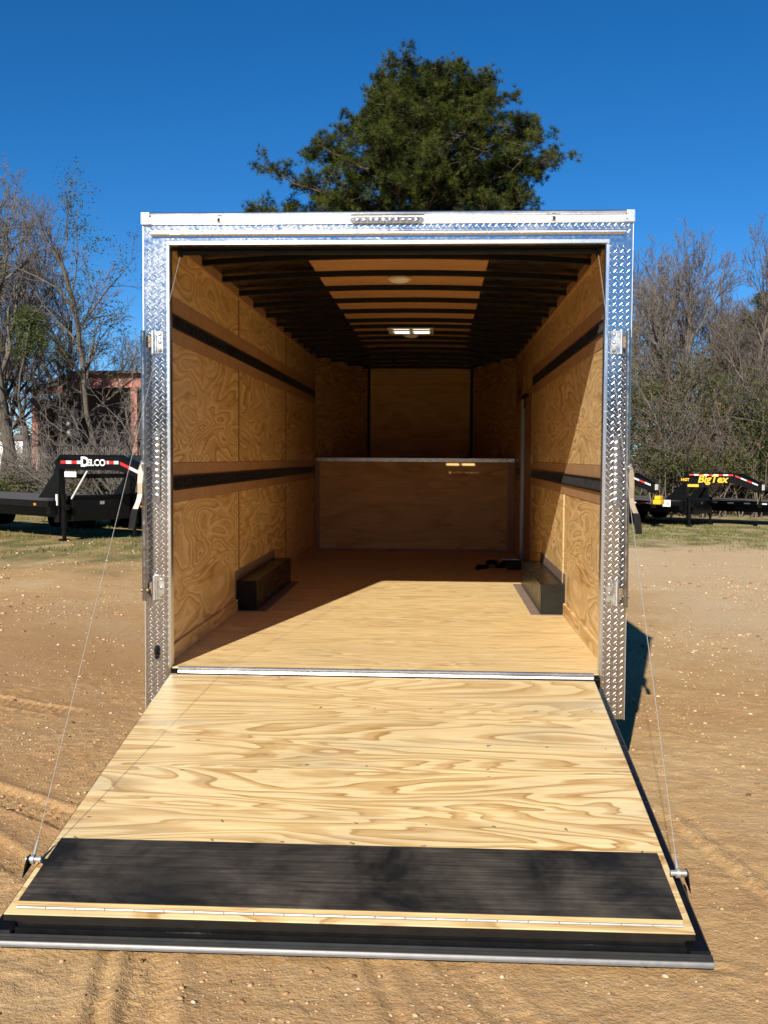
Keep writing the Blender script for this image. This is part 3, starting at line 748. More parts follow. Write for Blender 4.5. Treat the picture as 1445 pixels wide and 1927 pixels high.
# cam lock bars folded flat on both corner posts
def lock_bar(s):
    bx = s * 1.283; ax = bx; y0 = -.058
    b = MB(); b.cyl((bx, y0, .372), (bx + (0 if s < 0 else -.01), y0, 1.822), .0140, n=16)
    bar = b.build('lock_bar', MT['barsteel'], TR)
    c = MB(); c.cyl((bx - .02, y0 - .0005, .43), (bx + .02, y0 - .0005, .43), .010, n=10); c.build('bar_pin', MT['galv'], bar)
    for zc, hh in ((1.765, .061), (.438, .065)):
        x_in = s * 1.190; x_out = s * 1.226
        p = MB(); a, bb = sorted((x_in, x_out)); p.box(a, bb, -.008, -.0015, zc - hh, zc + hh, bev=.002)
        a, bb = sorted((x_out, s * 1.236)); p.box(a, bb, -.016, -.0015, zc - hh, zc + hh)
        pl = p.build('hinge_plate', MT['zinc'], bar)
        h = MB(); h.cyl((s * 1.243, -.022, zc - hh), (s * 1.243, -.022, zc - hh * .5), .009, n=12); h.cyl((s * 1.243, -.022, zc - hh * .48), (s * 1.243, -.022, zc + hh * .48), .0095, n=12); h.cyl((s * 1.243, -.022, zc + hh * .5), (s * 1.243, -.022, zc + hh), .009, n=12)
        h.build('hinge_barrel', MT['alu'], bar)
        q = MB(); a, bb = sorted((s * 1.250, s * 1.274)); q.box(a, bb, -.036, -.030, zc - hh * .48, zc + hh * .48); q.dome((s * 1.262, -.036, zc), (0, -1, 0), .008, .004, 12, 2)
        q.build('swing_arm', MT['galv'], bar)
        for k in (-.7, 0, .7):
            d = MB(); d.dome((s * 1.207, -.008, zc + k * hh), (0, -1, 0), .0105, .007, 12, 3); d.build('bolt', MT['galv'] if k < 0 else MT['zinc'], bar)
    # lever: flat strap that swings out, then a dark sleeve
    P = [(1.290, -.052, 1.115), (1.298, -.066, 1.08), (1.300, -.080, 1.01), (1.298, -.088, .95), (1.304, -.100, .91), (1.320, -.112, .865)]
    W = [.014, .015, .0135, .0125, .013, .0145]
    V = []; F = []
    for (x, y, z), w in zip(P, W):
        for dx, dy in ((-w, .003), (w, .003), (w, -.003), (-w, -.003)): V.append((s * (x + dx), y + dy, z))
    n = len(P)
    for i in range(n - 1):
        for k in range(4): F.append((i * 4 + k, i * 4 + (k + 1) % 4, i * 4 + 4 + (k + 1) % 4, i * 4 + 4 + k))
    F += [(0, 1, 2, 3), (n * 4 - 4, n * 4 - 3, n * 4 - 2, n * 4 - 1)]
    m = MB(); m.add(V, F); m.build('lever', MT['galv'], bar)
    m = MB(); V = []
    for (x, y, z), w in zip([(1.319, -.112, .872), (1.327, -.120, .82), (1.334, -.126, .765)], (.017, .017, .016)):
        for dx, dy in ((-w, .007), (w, .007), (w, -.007), (-w, -.007)): V.append((s * (x + dx), y + dy, z))
    F = [(i * 4 + k, i * 4 + (k + 1) % 4, i * 4 + 4 + (k + 1) % 4, i * 4 + 4 + k) for i in range(2) for k in range(4)] + [(0, 1, 2, 3), (8, 9, 10, 11)]
    m.add(V, F); m.build('lever_grip', MT['rubber'], bar)
    m = MB(); a, bb = sorted((s * 1.272, s * 1.300)); m.box(a, bb, -.068, -.040, 1.098, 1.132, bev=.003); m.dome((s * 1.287, -.068, 1.113), (0, -1, 0), .007, .005, 10, 2); m.build('lever_pivot', MT['zinc'], bar)
lock_bar(-1); lock_bar(1)

# wheel boxes
def wheel_box(s):
    xi = WL if s < 0 else WR; xe = -1.046 if s < 0 else 1.055
    a, b = sorted((xi - s * .001, xe)); m = MB(); m.box(a, b, 2.062, 3.82, .0015, .226, bev=.004)
    o = m.build('wheel_box', MT['boxsteel'], TR)
    f = MB()
    a, b = sorted((xe - s * .001, xe - s * .07)); f.box(a, b, 2.035, 3.87, .0012, .0042)
    a, b = sorted((xi, xe - s * .0695)); f.box(min(a, b), max(a, b), 2.034, 2.0605, .0012, .0040)
    lo, hi = sorted((xi - s * .0008, xi - s * .0042)); f.box(lo, hi, 2.02, 3.87, .2265, .30); f.box(lo, hi, 2.02, 2.0605, .09, .2262)
    f.build('flange', MT['flange'], o)
wheel_box(-1); wheel_box(1)

# side door in the right wall and its step well
sd = MB(); sd.box(WR + .0125, WR + .024, 4.872, 5.985, .03, 1.858); door = sd.build('side_door', MT['strip'], TR)
j = MB(); j.box(WR - .006, WR + .012, 4.8665, 4.892, .002, 1.858); j.box(WR - .006, WR + .012, 4.894, 5.93, 1.838, 1.858); j.build('door_jamb', MT['strip'], door)
j = MB(); j.box(WR - .024, WR + .012, 5.935, 5.947, .002, 1.835); j.build('edge_strip', MT['dullalu'], door)
j = MB(); j.box(WR - .030, WR - .0, 5.40, 5.93, 1.80, 1.826); j.cyl((WR - .02, 5.55, 1.80), (WR - .02, 5.55, 1.68), .008, n=8); j.build('door_closer', MT['bow'], door)
j = MB(); j.box(WR - .012, WR - .001, 4.80, 4.83, 1.10, 1.18); j.build('latch_plate', MT['edgeply'], door)
j = MB(); j.box(1.02, WR - .004, 5.10, 6.03, .0015, .006); st = j.build('step_well_sheet', MT['bow'], TR)  # flat black sheet stands in for the dark inside of the well
j = MB(); j.box(1.02, WR - .004, 6.032, 6.075, .0015, .016); j.build('step_nosing', MT['alu'], st)

# sill with the ramp hinge
sl = MB(); sl.prism([(.0, .0006), (.0, .006), (-.014, .006), (-.018, .001), (-.019, -.020), (.0, -.026)], -1.115, 1.133, 'x'); sl.prism([(-.030, -.012), (-.034, -.006), (-.046, -.008), (-.049, -.018), (-.046, -.032), (-.030, -.032)], -1.108, 1.126, 'x')
sl.build('sill', MT['alurail'], TR)
sb = MB(); sb.box(-1.153, 1.160, -.055, .055, -.075, -.033); sb.box(-1.153, -1.117, -.028, .0, -.033, -.004); sb.box(1.137, 1.158, -.028, 0, -.033, -.004); sb.cyl((-1.15, -.038, -.030), (-1.112, -.038, -.030), .013, n=10); sb.cyl((1.128, -.036, -.024), (1.16, -.036, -.024), .016, n=10)
sb.build('sill_beam', MT['blacksteel'], TR)

# ramp door, modelled flat (x, s, n) with s running down the slope, then tilted
A0 = math.atan2(.3484, 2.1684)
RM = Matrix(((1, 0, 0, 0), (0, -cos(A0), sin(A0) * -1, -.0501), (0, -sin(A0), cos(A0), -.0256), (0, 0, 0, 1)))
RAMP = bpy.data.objects.new('ramp_door', None); COL.objects.link(RAMP); RAMP.parent = TR
RAMP.location = (0, -.0501, -.0256); RAMP.rotation_euler = (A0, 0, 0); RAMP.empty_display_size = .2
# in ramp space: y = -s
w = MB(); w.box(-1.146, 1.130, -1.094, -.006, -.019, 0, bev=.001); w.box(-1.146, 1.130, -2.192, -1.0955, -.019, 0, bev=.001); 
rg = random.Random(2)
for sy in (.03, .42, .83, 1.06, 1.13, 1.55, 1.70):
    for k in range(9):
        if rg.random() < .5: w.cyl((-1.08 + k * .267 + rg.uniform(-.02, .02), -sy + rg.uniform(-.012, .012), -.002), (-1.08 + k * .267, -sy, .0008), .0042, n=8, mi=1)
w.build('deck_panel', [MT['ramp'], MT['screwdark']], RAMP)
w = MB(); w.box(-1.166, -1.095, -2.259, -.03, -.065, -.0195, bev=.006); w.box(1.095, 1.166, -2.259, -.03, -.065, -.0195, bev=.006)
for yy in (-.4, -.8, -1.2, -1.6, -2.0): w.box(-1.09, 1.09, yy - .04, yy, -.06, -.0198)
w.build('steel_frame', MT['blacksteel'], RAMP)
w = MB(); w.box(-1.165, 1.165, -2.259, -.03, -.075, -.0655); w.build('outer_skin', MT['body'], RAMP)
w = MB(); w.prism([(-2.1925, -.003), (-2.1925, -.055), (-2.2595, -.055), (-2.2595, -.036), (-2.236, -.036), (-2.233, -.026), (-2.222, -.026), (-2.219, -.034), (-2.206, -.034), (-2.1955, -.003)], -1.1445, 1.1285, 'x'); w.build('tip_board', MT['gloss'], RAMP)
w = MB(); w.prism([(-2.260, -.027), (-2.260, -.040), (-2.2785, -.040), (-2.2785, -.034), (-2.273, -.0305), (-2.268, -.0325)], -1.160, 1.168, 'x'); w.build('tip_seal', MT['sealgrey'], RAMP)
w = MB(); w.prism([(-2.260, -.0405), (-2.260, -.062), (-2.280, -.062), (-2.285, -.0585), (-2.285, -.051), (-2.282, -.0485), (-2.285, -.046), (-2.282, -.0405)], -1.163, 1.171, 'x'); w.build('tip_extrusion', MT['tipalu'], RAMP)
w = MB(); w.box(-1.113, 1.100, -2.150, -1.742, .004, .0215, bev=.0015); w.build('mat_board', MT['mat'], RAMP)
w = MB(); w.box(-1.1115, 1.0985, -2.1525, -2.1502, .0042, .0205); w.box(-1.113, 1.0995, -2.1485, -1.744, .0008, .0038); w.build('board_edge', MT['edgeply'], RAMP)
for i in range(22):
    x0 = -1.113 + 2.212 * i / 22; w = MB()
    w.cyl((x0 + .0015, -2.163, .006), (x0 + 2.212 / 22 - .0015, -2.163, .006), .0052, n=10); w.build('hinge_knuckle', MT['zincdull'], RAMP)
# lift cables
for s, top, anc in ((-1, (-1.117, .085, 2.245), (-1.156, -1.935, -.300)), (1, (1.132, .085, 2.245), (1.141, -1.915, -.297))):
    top = np.array(top); anc = np.array(anc); d = (top - anc) / np.linalg.norm(top - anc)
    w = MB(); w.tube([anc + d * .05, anc + (top - anc) * .5 + np.array([0, .004, -.006]), top], .0013, 6)
    ca = w.build('lift_cable', MT['cable'], TR)
    w = MB(); w.cyl(anc + d * .012, anc + d * .07, .0065, .003, 10); w.build('cable_ferrule', MT['zincdull'], ca)
    w = MB(); w.cyl(anc + [-.026, 0, 0], anc + [.020, 0, 0], .010, n=12); w.cyl(anc + [-.006, 0, 0], anc + [.006, 0, 0], .017, n=14); w.cyl(anc + [.02, 0, 0], anc + [.03, 0, 0], .013, n=6)
    w.build('cable_bolt', MT['zincdull'], ca)
    w = MB(); xa = s * 1.170; w.prism([(anc[1] - .06, anc[2] - .045), (anc[1] + .02, anc[2] - .03), (anc[1] + .015, anc[2] + .012), (anc[1] - .015, anc[2] + .012)], min(xa, xa + s * .004), max(xa, xa + s * .004), 'x'); w.build('cable_bracket', MT['blacksteel'], ca)

# running gear below the side skirts
for s in (-1, 1):
    for yc in (2.5, 3.4):
        m = MB(); P = [(.31, -.10), (.36, -.08), (.37, 0), (.36, .08), (.31, .10), (.2, .09), (.2, -.09)]
        n = 28; V = []
        for k in range(n):
            a = 2 * pi * k / n
            for r_, w_ in P: V.append((s * 1.165 + w_, yc + r_ * cos(a), G(0, yc) + .37 + r_ * sin(a)))
        F = [(k * 7 + q, k * 7 + (q + 1) % 7, ((k + 1) % n) * 7 + (q + 1) % 7, ((k + 1) % n) * 7 + q) for k in range(n) for q in range(7)]
        m.add(V, F, 0, True); o = m.build('wheel', MT['rubber'], TR)
        m = MB(); m.cyl((s * 1.13, yc, G(0, yc) + .37), (s * 1.20, yc, G(0, yc) + .37), .205, n=20); m.build('rim', MT['silver'], o)
m = MB(); zg = float(G(0, 8.5))
for s in (-.9, .9): m.box(s - .05, s + .05, 7.2, 7.3, zg + .03, 1.0); m.box(s - .11, s + .11, 7.14, 7.36, zg - .03, zg + .03)
m.build('landing_leg', MT['blacksteel'], TR)

# two black hand cranks left lying on the floor by the step well
def crank(pts, label, grip):
    o = thing('crank_handle', label, 'tool', tuple(np.mean(pts, 0) * [1, 1, 0]), 0, 'black hand tools on the trailer floor')
    c = np.mean(pts, 0) * [1, 1, 0]; P = [np.array(p) - c for p in pts]
    m = MB(); m.tube(P[:3], [.020, .026, .020], 10); m.build('grip', MT['rubber'], o)
    m = MB(); m.tube(P[2:4], .012, 10); m.build('shank', MT['galv'], o)
    m = MB(); m.tube(P[3:], [.018, .024, .018][:len(P) - 3], 10); m.build('end_grip', MT['rubber'], o)
crank([(.70, 5.02, .022), (.72, 5.10, .026), (.82, 5.16, .024), (.90, 5.18, .024), (1.0, 5.22, .026)], 'black hooked hand tool with a pale metal shank lying on the trailer floor', 1)
crank([(.83, 5.62, .020), (.89, 5.58, .030), (.94, 5.50, .026), (.97, 5.44, .024), (1.005, 5.38, .028)], 'shorter straight black tool resting behind the hooked one on the floor', 0)

# ------------------------------------------------------------------ trees
def prisms(segs, n=3):
    """tapered n-sided sticks from an array of rows (x0 y0 z0 x1 y1 z1 r0 r1)"""
    S = np.asarray(segs, float); p0 = S[:, :3]; p1 = S[:, 3:6]; d = p1 - p0; d /= np.linalg.norm(d, axis=1)[:, None] + 1e-9
    ref = np.where(np.abs(d[:, 2:3]) < .9, [[0, 0, 1.0]], [[1.0, 0, 0]])
    a = np.cross(d, ref); a /= np.linalg.norm(a, axis=1)[:, None] + 1e-9; b = np.cross(d, a)
    p1 = p1 + d * S[:, 7:8] * .4; V = []
    for p, r in ((p0, S[:, 6:7]), (p1, S[:, 7:8])):
        for k in range(n):
            t = 2 * pi * k / n; V.append(p + r * (cos(t) * a + sin(t) * b))
    V = np.stack(V, 1).reshape(-1, 3); o = (np.arange(len(S)) * 2 * n)[:, None, None]
    F = np.array([[k, (k + 1) % n, n + (k + 1) % n, n + k] for k in range(n)])[None] + o
    return V, F.reshape(-1, 4)
def stick_mesh(name, segs, mat, split=.035):
    segs = np.asarray(segs); big = segs[:, 6] > split
    Vs = []; Fs = []; n = 0
    for sel, k in ((big, 7), (~big, 3)):
        if sel.any():
            V, F = prisms(segs[sel], k); Vs.append(V); Fs.append(F + n); n += len(V)
    return fast_mesh(name, np.vstack(Vs), np.vstack(Fs), mat, smooth=True)
def grow(rng, p, d, L, r, kids, lev=0, wob=.10, up=.05, ang=(25, 55), ratio=.62, nseg=5, rmin=.008, start=.25, out=None, tips=None, droop=0.0):
    """recursive bare branching; returns the sticks of each level"""
    if out is None: out = [[] for _ in range(len(kids) + 1)]
    ns = max(2, nseg - lev); st = L / ns; pts = [p]; dirs = []
    rad = [max(rmin, r * (1 - (.55 if lev == 0 else .75) * i / ns)) for i in range(ns + 1)]
    for i in range(ns):
        d = d + np.array([rng.gauss(0, wob), rng.gauss(0, wob), rng.gauss(0, wob) + up - droop * lev])
        d = d / sqrt(d @ d); q = pts[-1] + d * st
        out[lev].append((*pts[-1], *q, rad[i], rad[i + 1])); pts.append(q); dirs.append(d)
    if lev >= len(kids):
        if tips is not None: tips.append(pts[-1])
        return out
    n = kids[lev]
    for k in range(n):
        t = start + (1 - start) * (k + rng.random()) / n if lev == 0 else .15 + .85 * (k + rng.random()) / n
        f = min(t, .999) * ns; i = int(f); q = pts[i] + (pts[i + 1] - pts[i]) * (f - i); dd = dirs[i]
        a = R(rng.uniform(*ang)) * (1 - .25 * t); az = k * 2.4 + rng.uniform(-.6, .6)
        s = np.cross(dd, [.3, .2, 1.0] if abs(dd[2]) < .9 else [1.0, .1, 0]); s /= sqrt(s @ s); b = np.cross(dd, s)
        nd = dd * cos(a) + (s * cos(az) + b * sin(az)) * sin(a)
        grow(rng, q, nd, L * ratio * rng.uniform(.65, 1.15) * (1 - .35 * t), rad[i] * rng.uniform(.5, .68), kids, lev + 1, wob * 1.15, up, ang, ratio, nseg, rmin, start, out, tips, droop)
    return out
def leaves(rs, C, spread, n, size, elong=1.7, flat=.7):
    """n leaf quads round each centre"""
    C = np.repeat(np.asarray(C), n, 0); m = len(C)
    P = C + rs.normal(0, 1, (m, 3)) * spread * [1, 1, flat]
    a = rs.normal(0, 1, (m, 3)); a[:, 2] += .3; a /= np.linalg.norm(a, axis=1)[:, None]
    b = np.cross(a, rs.normal(0, 1, (m, 3))); b /= np.linalg.norm(b, axis=1)[:, None] + 1e-9
    s = size * rs.uniform(.6, 1.3, (m, 1)); u = a * s * elong; w = b * s
    V = np.stack([P - u, P + w * .8, P + u, P - w * .8], 1).reshape(-1, 3)
    return V, np.arange(4 * m).reshape(-1, 4)

def bare_proto(seed, H, r, kids, label, **kw):
    rng = random.Random(seed)
    out = grow(rng, np.zeros(3), np.array([kw.pop('lean', 0.0), 0, 1.0]), H, r, kids, **kw)
    root = thing('bare_tree', label, 'tree')
    link('trunk', stick_mesh('trunk', out[0] + out[1], MT['bark']), root)
    link('crown', stick_mesh('crown', sum(out[2:], []), MT['twig'] if seed % 2 else MT['twigred']), root)
    return root, out
def ground_at(px, D):
    P = at(px, 900, D); return np.array([P[0], P[1], float(G(P[0], P[1])) - .15])

GT = 'bare winter trees around the yard'
K5 = [8, 6, 5, 5, 3]
# left group
pa, oa = bare_proto(11, 10.6, .30, [8, 7, 6, 5, 4], 'large spreading bare tree with a thick trunk, furthest left behind the black flatbed', ratio=.66, up=.045, ang=(28, 52), start=.30)
pa.location = ground_at(33, 44); pa['group'] = GT; pa.rotation_euler[2] = .4
pb, ob = bare_proto(24, 9.4, .20, K5, 'slender bare tree with upswept twigs beside the right edge of the enclosed trailer', ratio=.66, up=.10, ang=(18, 40), start=.2)
pb.location = ground_at(1212, 52); pb['group'] = GT
pc, oc = bare_proto(37, 9.0, .17, [9, 6, 5, 5, 3], 'bare tree with fine pale fanning branches above the yellow lettered flatbed', ratio=.62, up=.07, ang=(22, 48), start=.25)
pc.location = ground_at(1290, 50); pc['group'] = GT
def place(p, px, D, rot, sc, label):
    o = dup(p, label, ground_at(px, D), rot, sc); return o
place(pb, -25, 50, 1.2, (1.05, 1.05, 1.1), 'bare tree cut by the left edge of the view with pale arching upper branches')
place(pc, 118, 50, 2.0, .98, 'bare tree with thin rising branches just left of the rusty shed roof')
place(pc, 212, 58, 4.1, .80, 'smaller bare tree behind the rusty shed near the enclosed trailer')
place(pc, 1245, 56, 1.0, (1.0, 1.0, 1.10), 'tall bare tree with dense reddish twigs second from the enclosed trailer')
place(pb, 1335, 53, 2.6, .92, 'bare tree with a leaning windswept crown above the gap between the flatbeds')
place(pb, 1385, 56, 4.0, .86, 'low bare tree with feathery pale twigs near the right edge')
place(pc, 1432, 50, 5.2, .80, 'bare tree half hidden in the thicket at the far right edge')
place(pb, 1180, 60, 5.5, 1.05, 'bare tree partly hidden behind the enclosed trailer\'s right corner')
place(pa, 1150, 66, 3.3, 1.0, 'thick bare tree mostly hidden behind the enclosed trailer')
place(pc, 1310, 60, 3.0, 1.0, 'bare tree with pale twigs standing behind the fanning one')
place(pa, 1365, 66, 1.9, .85, 'broad dark bare tree deep in the woods behind the flatbeds')

place(pc, 60, 58, 0.3, 1.12, 'tall bare tree rising behind the thick leftmost trunk')
place(pb, 150, 62, 3.7, 1.05, 'pale bare tree whose top shows above the rusty shed roof')
place(pc, 5, 47, 3.1, .95, 'bare tree with dense fine twigs close to the left edge of the view')
place(pb, 1362, 47, 0.6, .95, 'bare tree directly above the lettered flatbed\'s coupler')
place(pc, 1412, 57, 2.2, .98, 'bare tree in front of the dark pine at the right edge')
# broad-leaved evergreen by the trailer's left side
rng = random.Random(5); rs = np.random.RandomState(5)
tips = []
out = grow(rng, np.zeros(3), np.array([.30, 0, 1.0]), 9.8, .12, [11, 6, 4], up=.03, ang=(35, 70), ratio=.50, start=.42, tips=tips, wob=.13)
ev = thing('evergreen_tree', 'thin leaning tree with dark green leaf clumps left of the enclosed trailer', 'tree', ground_at(176, 38), .3)
link('trunk', stick_mesh('trunk', sum(out, []), MT['bark']), ev)
tp = np.array(tips); tp = tp[(rs.rand(len(tp)) < .75) & (vn(tp[:, 0] + 5, tp[:, 2] + tp[:, 1] * .4, .6) > .45) & (tp[:, 2] > 4)]
V, F = leaves(rs, tp, .24, 30, .028); link('crown', fast_mesh('crown', V, F, MT['leaf']), ev)

# shrub tree with long arching rods in front of the shed
rng = random.Random(9); S = [[], [], [], []]
for k in range(16):
    a = rng.uniform(0, 6.28); el = rng.uniform(.5, 1.3)
    o = grow(rng, np.array([rng.uniform(-.4, .4), rng.uniform(-.4, .4), 0]), np.array([cos(a) * cos(el), sin(a) * cos(el), sin(el)]), rng.uniform(3.2, 5.4), .045, [7, 5, 3], up=-.01, ang=(25, 65), ratio=.5, wob=.16, start=.2, rmin=.007)
    for i in range(4): S[i] += o[i]
sh = thing('bare_shrub', 'dense tangled leafless shrub with arching rods in front of the rusty shed', 'shrub', ground_at(205, 36))
link('trunk', stick_mesh('trunk', S[0], MT['bark']), sh); link('crown', stick_mesh('crown', S[1] + S[2] + S[3], MT['twig']), sh)
dup(sh, 'grey tangled shrub spilling over the slat fence under the shed roof', ground_at(150, 38), 4.0, .85)
dup(sh, 'leafless shrub close to the enclosed trailer in front of the shed\'s second post', ground_at(250, 37), 1.0, .9)
dup(sh, 'lower tangled leafless shrub left of the shed post', ground_at(95, 40), 2.0, .62)

# big loblolly-like pine behind the trailer
def pine():
    rng = random.Random(21); rs = np.random.RandomState(21)
    base = ground_at(794, 51); gz = base[2]; top = at(806, 124, 51)[2] - gz
    segs = []; n = 14; tr = []
    for i in range(n + 1):
        z = top * .985 * i / n; tr.append(np.array([.25 * sin(i * .7) * i / n, .2 * cos(i * .9) * i / n, z]))
    rad = lambda z: .34 * (1 - z / top) ** .8 + .03
    for i in range(n): segs.append((*tr[i], *tr[i + 1], rad(tr[i][2]), rad(tr[i + 1][2])))
    zz = np.array([11.0, 13.0, 14.2, 15.3, 16.2, 17.3, 17.9, 18.5, 19.4, 20.1, 20.6, 21.4, 22.2, 22.6, 22.9]) * top / 22.9
    wl2 = np.array([5.0, 7.6, 8.2, 8.3, 8.5, 7.8, 6.6, 6.1, 4.5, 4.0, 3.7, 2.8, 2.5, 1.8, .5])
    wr2 = np.array([4.0, 5.0, 5.4, 5.5, 5.9, 6.2, 6.2, 5.9, 5.2, 4.4, 3.9, 3.7, 3.2, 1.9, .5])
    limbs = []; cl = []; tw = []
    nl = 205
    for k in range(nl):
        zt = zz[0] - .6 + (zz[-1] - zz[0] + .3) * ((k + rng.random()) / nl) ** .85
        az = k * 2.399 + rng.uniform(-.4, .4); c = cos(az)
        wmax = np.interp(zt, zz, wl2) * (.5 - .5 * c) + np.interp(zt, zz, wr2) * (.5 + .5 * c)
        w = wmax * (rng.uniform(.88, 1.0) if rng.random() < .5 else rng.uniform(.4, .85))
        rise = w * rng.uniform(.12, .42); z0 = zt - rise
        if z0 > top * .97: z0 = top * .97
        i = min(int(z0 / top * n), n - 1); p = tr[i] + (tr[i + 1] - tr[i]) * (z0 / top * n - i)
        d = np.array([cos(az), sin(az), 0]); pts = [p]
        m = 6
        for j in range(1, m + 1):
            t = j / m; q = p + d * w * t + np.array([0, 0, rise * (t ** 1.5)]) + np.array([rng.gauss(0, .10), rng.gauss(0, .10), rng.gauss(0, .10)]) * w * .22
            pts.append(q)
        r0 = .025 + .011 * w
        for j in range(m): limbs.append((*pts[j], *pts[j + 1], r0 * (1 - .8 * j / m), r0 * (1 - .8 * (j + 1) / m)))
        for j in range(max(5, int(w * 3.8))):
            t = 1 - .72 * rng.random() ** 1.25 if j > 2 else (1.0, .97, .9)[j]
            f = min(t, .999) * m; i = int(f); q = pts[i] + (pts[i + 1] - pts[i]) * (f - i)
            off = np.array([rng.gauss(0, .55), rng.gauss(0, .55), rng.uniform(-.15, .6)]) * min(1.15, .35 + .14 * w) * (.45 if t > .97 else 1.0)
            e = q + off; tw.append((*q, *e, .022, .010)); cl.append(e)
    cl = np.array(cl); cl = cl[(vn(cl[:, 0] * .9 + cl[:, 1] * .6, cl[:, 2] + cl[:, 1] * .3, .95) > .17)]
    # tufts round every branch end, needles radiating from each tuft
    nt = 13; T = np.repeat(cl, nt, 0) + rs.normal(0, 1, (len(cl) * nt, 3)) * [.17, .17, .14]
    axd = rs.normal(0, 1, T.shape) * .7 + [0, 0, .75] + (T - np.repeat(cl, nt, 0)) * 1.5; axd /= np.linalg.norm(axd, axis=1)[:, None]
    nn = 24; B = np.repeat(T, nn, 0); A = np.repeat(axd, nn, 0)
    D = A * .75 + rs.normal(0, .55, B.shape); D /= np.linalg.norm(D, axis=1)[:, None]
    Lh = rs.uniform(.16, .26, (len(B), 1)); sd = np.cross(D, rs.normal(0, 1, B.shape)); sd /= np.linalg.norm(sd, axis=1)[:, None] + 1e-9
    V = np.stack([B - sd * .007, B + sd * .007, B + D * Lh + sd * .004, B + D * Lh - sd * .004], 1).reshape(-1, 3)
    root = thing('pine_tree', 'tall pine with a broad dense olive green crown rising behind the enclosed trailer', 'tree', tuple(base))
    link('trunk', stick_mesh('trunk', segs + limbs, MT['pinebark']), root)
    link('branches', stick_mesh('branches', tw, MT['pinebark']), root)
    link('crown', fast_mesh('crown', V, np.arange(len(V)).reshape(-1, 4), MT['needle']), root)
    return root
pn = pine()
dup(pn, 'dark evergreen pine cut by the right edge of the view above the thicket', ground_at(1478, 62), 2.0, (.56, .56, .60))

# vines and thicket under the right-hand trees
def thicket(px0, px1, D0, D1, hmax, n, seed, label, leafshare, brown=.15, ybase=None):
    rng = random.Random(seed); rs = np.random.RandomState(seed); S = []; tips = []
    for k in range(n):
        px = rng.uniform(px0, px1); D = rng.uniform(D0, D1); b = ground_at(px, D); a = rng.uniform(0, 6.28); el = rng.uniform(.7, 1.5)
        h = hmax * (.35 + .65 * rng.random() ** 1.4)
        o = grow(rng, b, np.array([cos(a) * cos(el), sin(a) * cos(el), sin(el)]), h, .035, [7, 5, 3], up=.02, ang=(25, 70), ratio=.45, wob=.17, start=.15, rmin=.009, tips=tips)
        S += sum(o, [])
    tp = np.array(tips); c = rs.rand(len(tp)) < leafshare * np.clip((vn(tp[:, 0] + tp[:, 2] * .7, tp[:, 2] * 1.3 + tp[:, 1] * .3, .55) - .46) * 7, .03, 1)
    V, F = leaves(rs, tp[c], .26, 18, .033)
    sv, sf = prisms(np.array(S), 3)
    V2, F2 = leaves(rs, tp[rs.rand(len(tp)) < brown], .18, 3, .04)
    allV = np.vstack([sv, V, V2]); allF = np.vstack([sf, F + len(sv), F2 + len(sv) + len(V)])
    mi = np.r_[np.zeros(len(sf), int), np.ones(len(F), int), np.full(len(F2), 2)]
    o = link('undergrowth', fast_mesh('undergrowth', allV, allF, [MT['twigred'], MT['leafdry'], MT['leafbrown']], mi))
    tag(o, label, 'undergrowth', kind='stuff')
thicket(1140, 1520, 43, 54, 7.9, 165, 4, 'dense tangled brush with green vines at the wood\'s edge behind the right flatbeds', .42, .05)
thicket(-120, 300, 38, 47, 2.0, 100, 6, 'low brushy green and brown undergrowth behind the flatbed on the left', .35)
thicket(-200, 700, 56, 66, 4.5, 70, 16, 'brown leafless brush far behind the rusty shed', .12, .1)
# climbing plants up the right-hand trunks
def ivy(px, D, h, w, seed, label, z0=0.0):
    rs = np.random.RandomState(seed); b = ground_at(px, D); n = int((h - z0) * (22 if not z0 else 60))
    z = z0 + rs.rand(n) ** .8 * (h - z0); an = rs.rand(n) * 6.28; r = w * (.35 + .65 * vn(an * 2, z * .8, 1.0)) * (1 - .45 * z / h)
    if z0: r = r * np.sqrt(np.clip(1 - ((z - z0) / (h - z0) * 2 - 1) ** 2, .02, 1))
    C = np.stack([np.cos(an) * r + .25 * np.sin(z), np.sin(an) * r, z], 1)
    V, F = leaves(rs, C, .20, 24, .032)
    t = thing('climbing_vine', label, 'vine', tuple(b), 0, 'evergreen vines climbing the woodland edge')
    link('foliage', fast_mesh('foliage', V, F, MT['leafdry' if seed % 2 else 'leaf']), t)
    zz = np.linspace(0, h * .9, 9); link('stem', stick_mesh('stem', [(.25 * sin(a), .04 * sin(a * 3), a, .25 * sin(b_), .04 * sin(b_ * 3), b_, .05, .04) for a, b_ in zip(zz[:-1], zz[1:])], MT['bark']), t)
ivy(1218, 46, 6.0, 1.1, 1, 'dark green vine column nearest the enclosed trailer at the wood edge')
ivy(1292, 48, 5.2, .9, 2, 'green vine clump over the left end of the yellow lettered flatbed')
ivy(1352, 47, 6.6, 1.2, 3, 'tall yellowish green vine mass behind the yellow lettered flatbed')
ivy(1418, 46, 5.6, 1.4, 4, 'broad green vine mass near the right edge of the view')
ivy(48, 43.5, 8.4, 1.5, 6, 'dark evergreen clump growing high in the crotch of the thick bare tree', 6.4)

# woods on the far side of the lot, behind the photographer
rs = np.random.RandomState(77); n = 5200
C = np.stack([rs.uniform(-60, 60, n), rs.uniform(-58, -50, n), 7.5 * rs.rand(n) ** .9], 1); C[:, 2] *= .55 + .6 * vn(C[:, 0], C[:, 1] * 0, .12); C[:, 2] += G(C[:, 0], C[:, 1])
V, F = leaves(rs, C, .8, 3, .32)
tag(link('woods', fast_mesh('woods', V, F, MT['leaf'])), 'distant dark tree line on the near side of the lot', 'woods', kind='stuff')

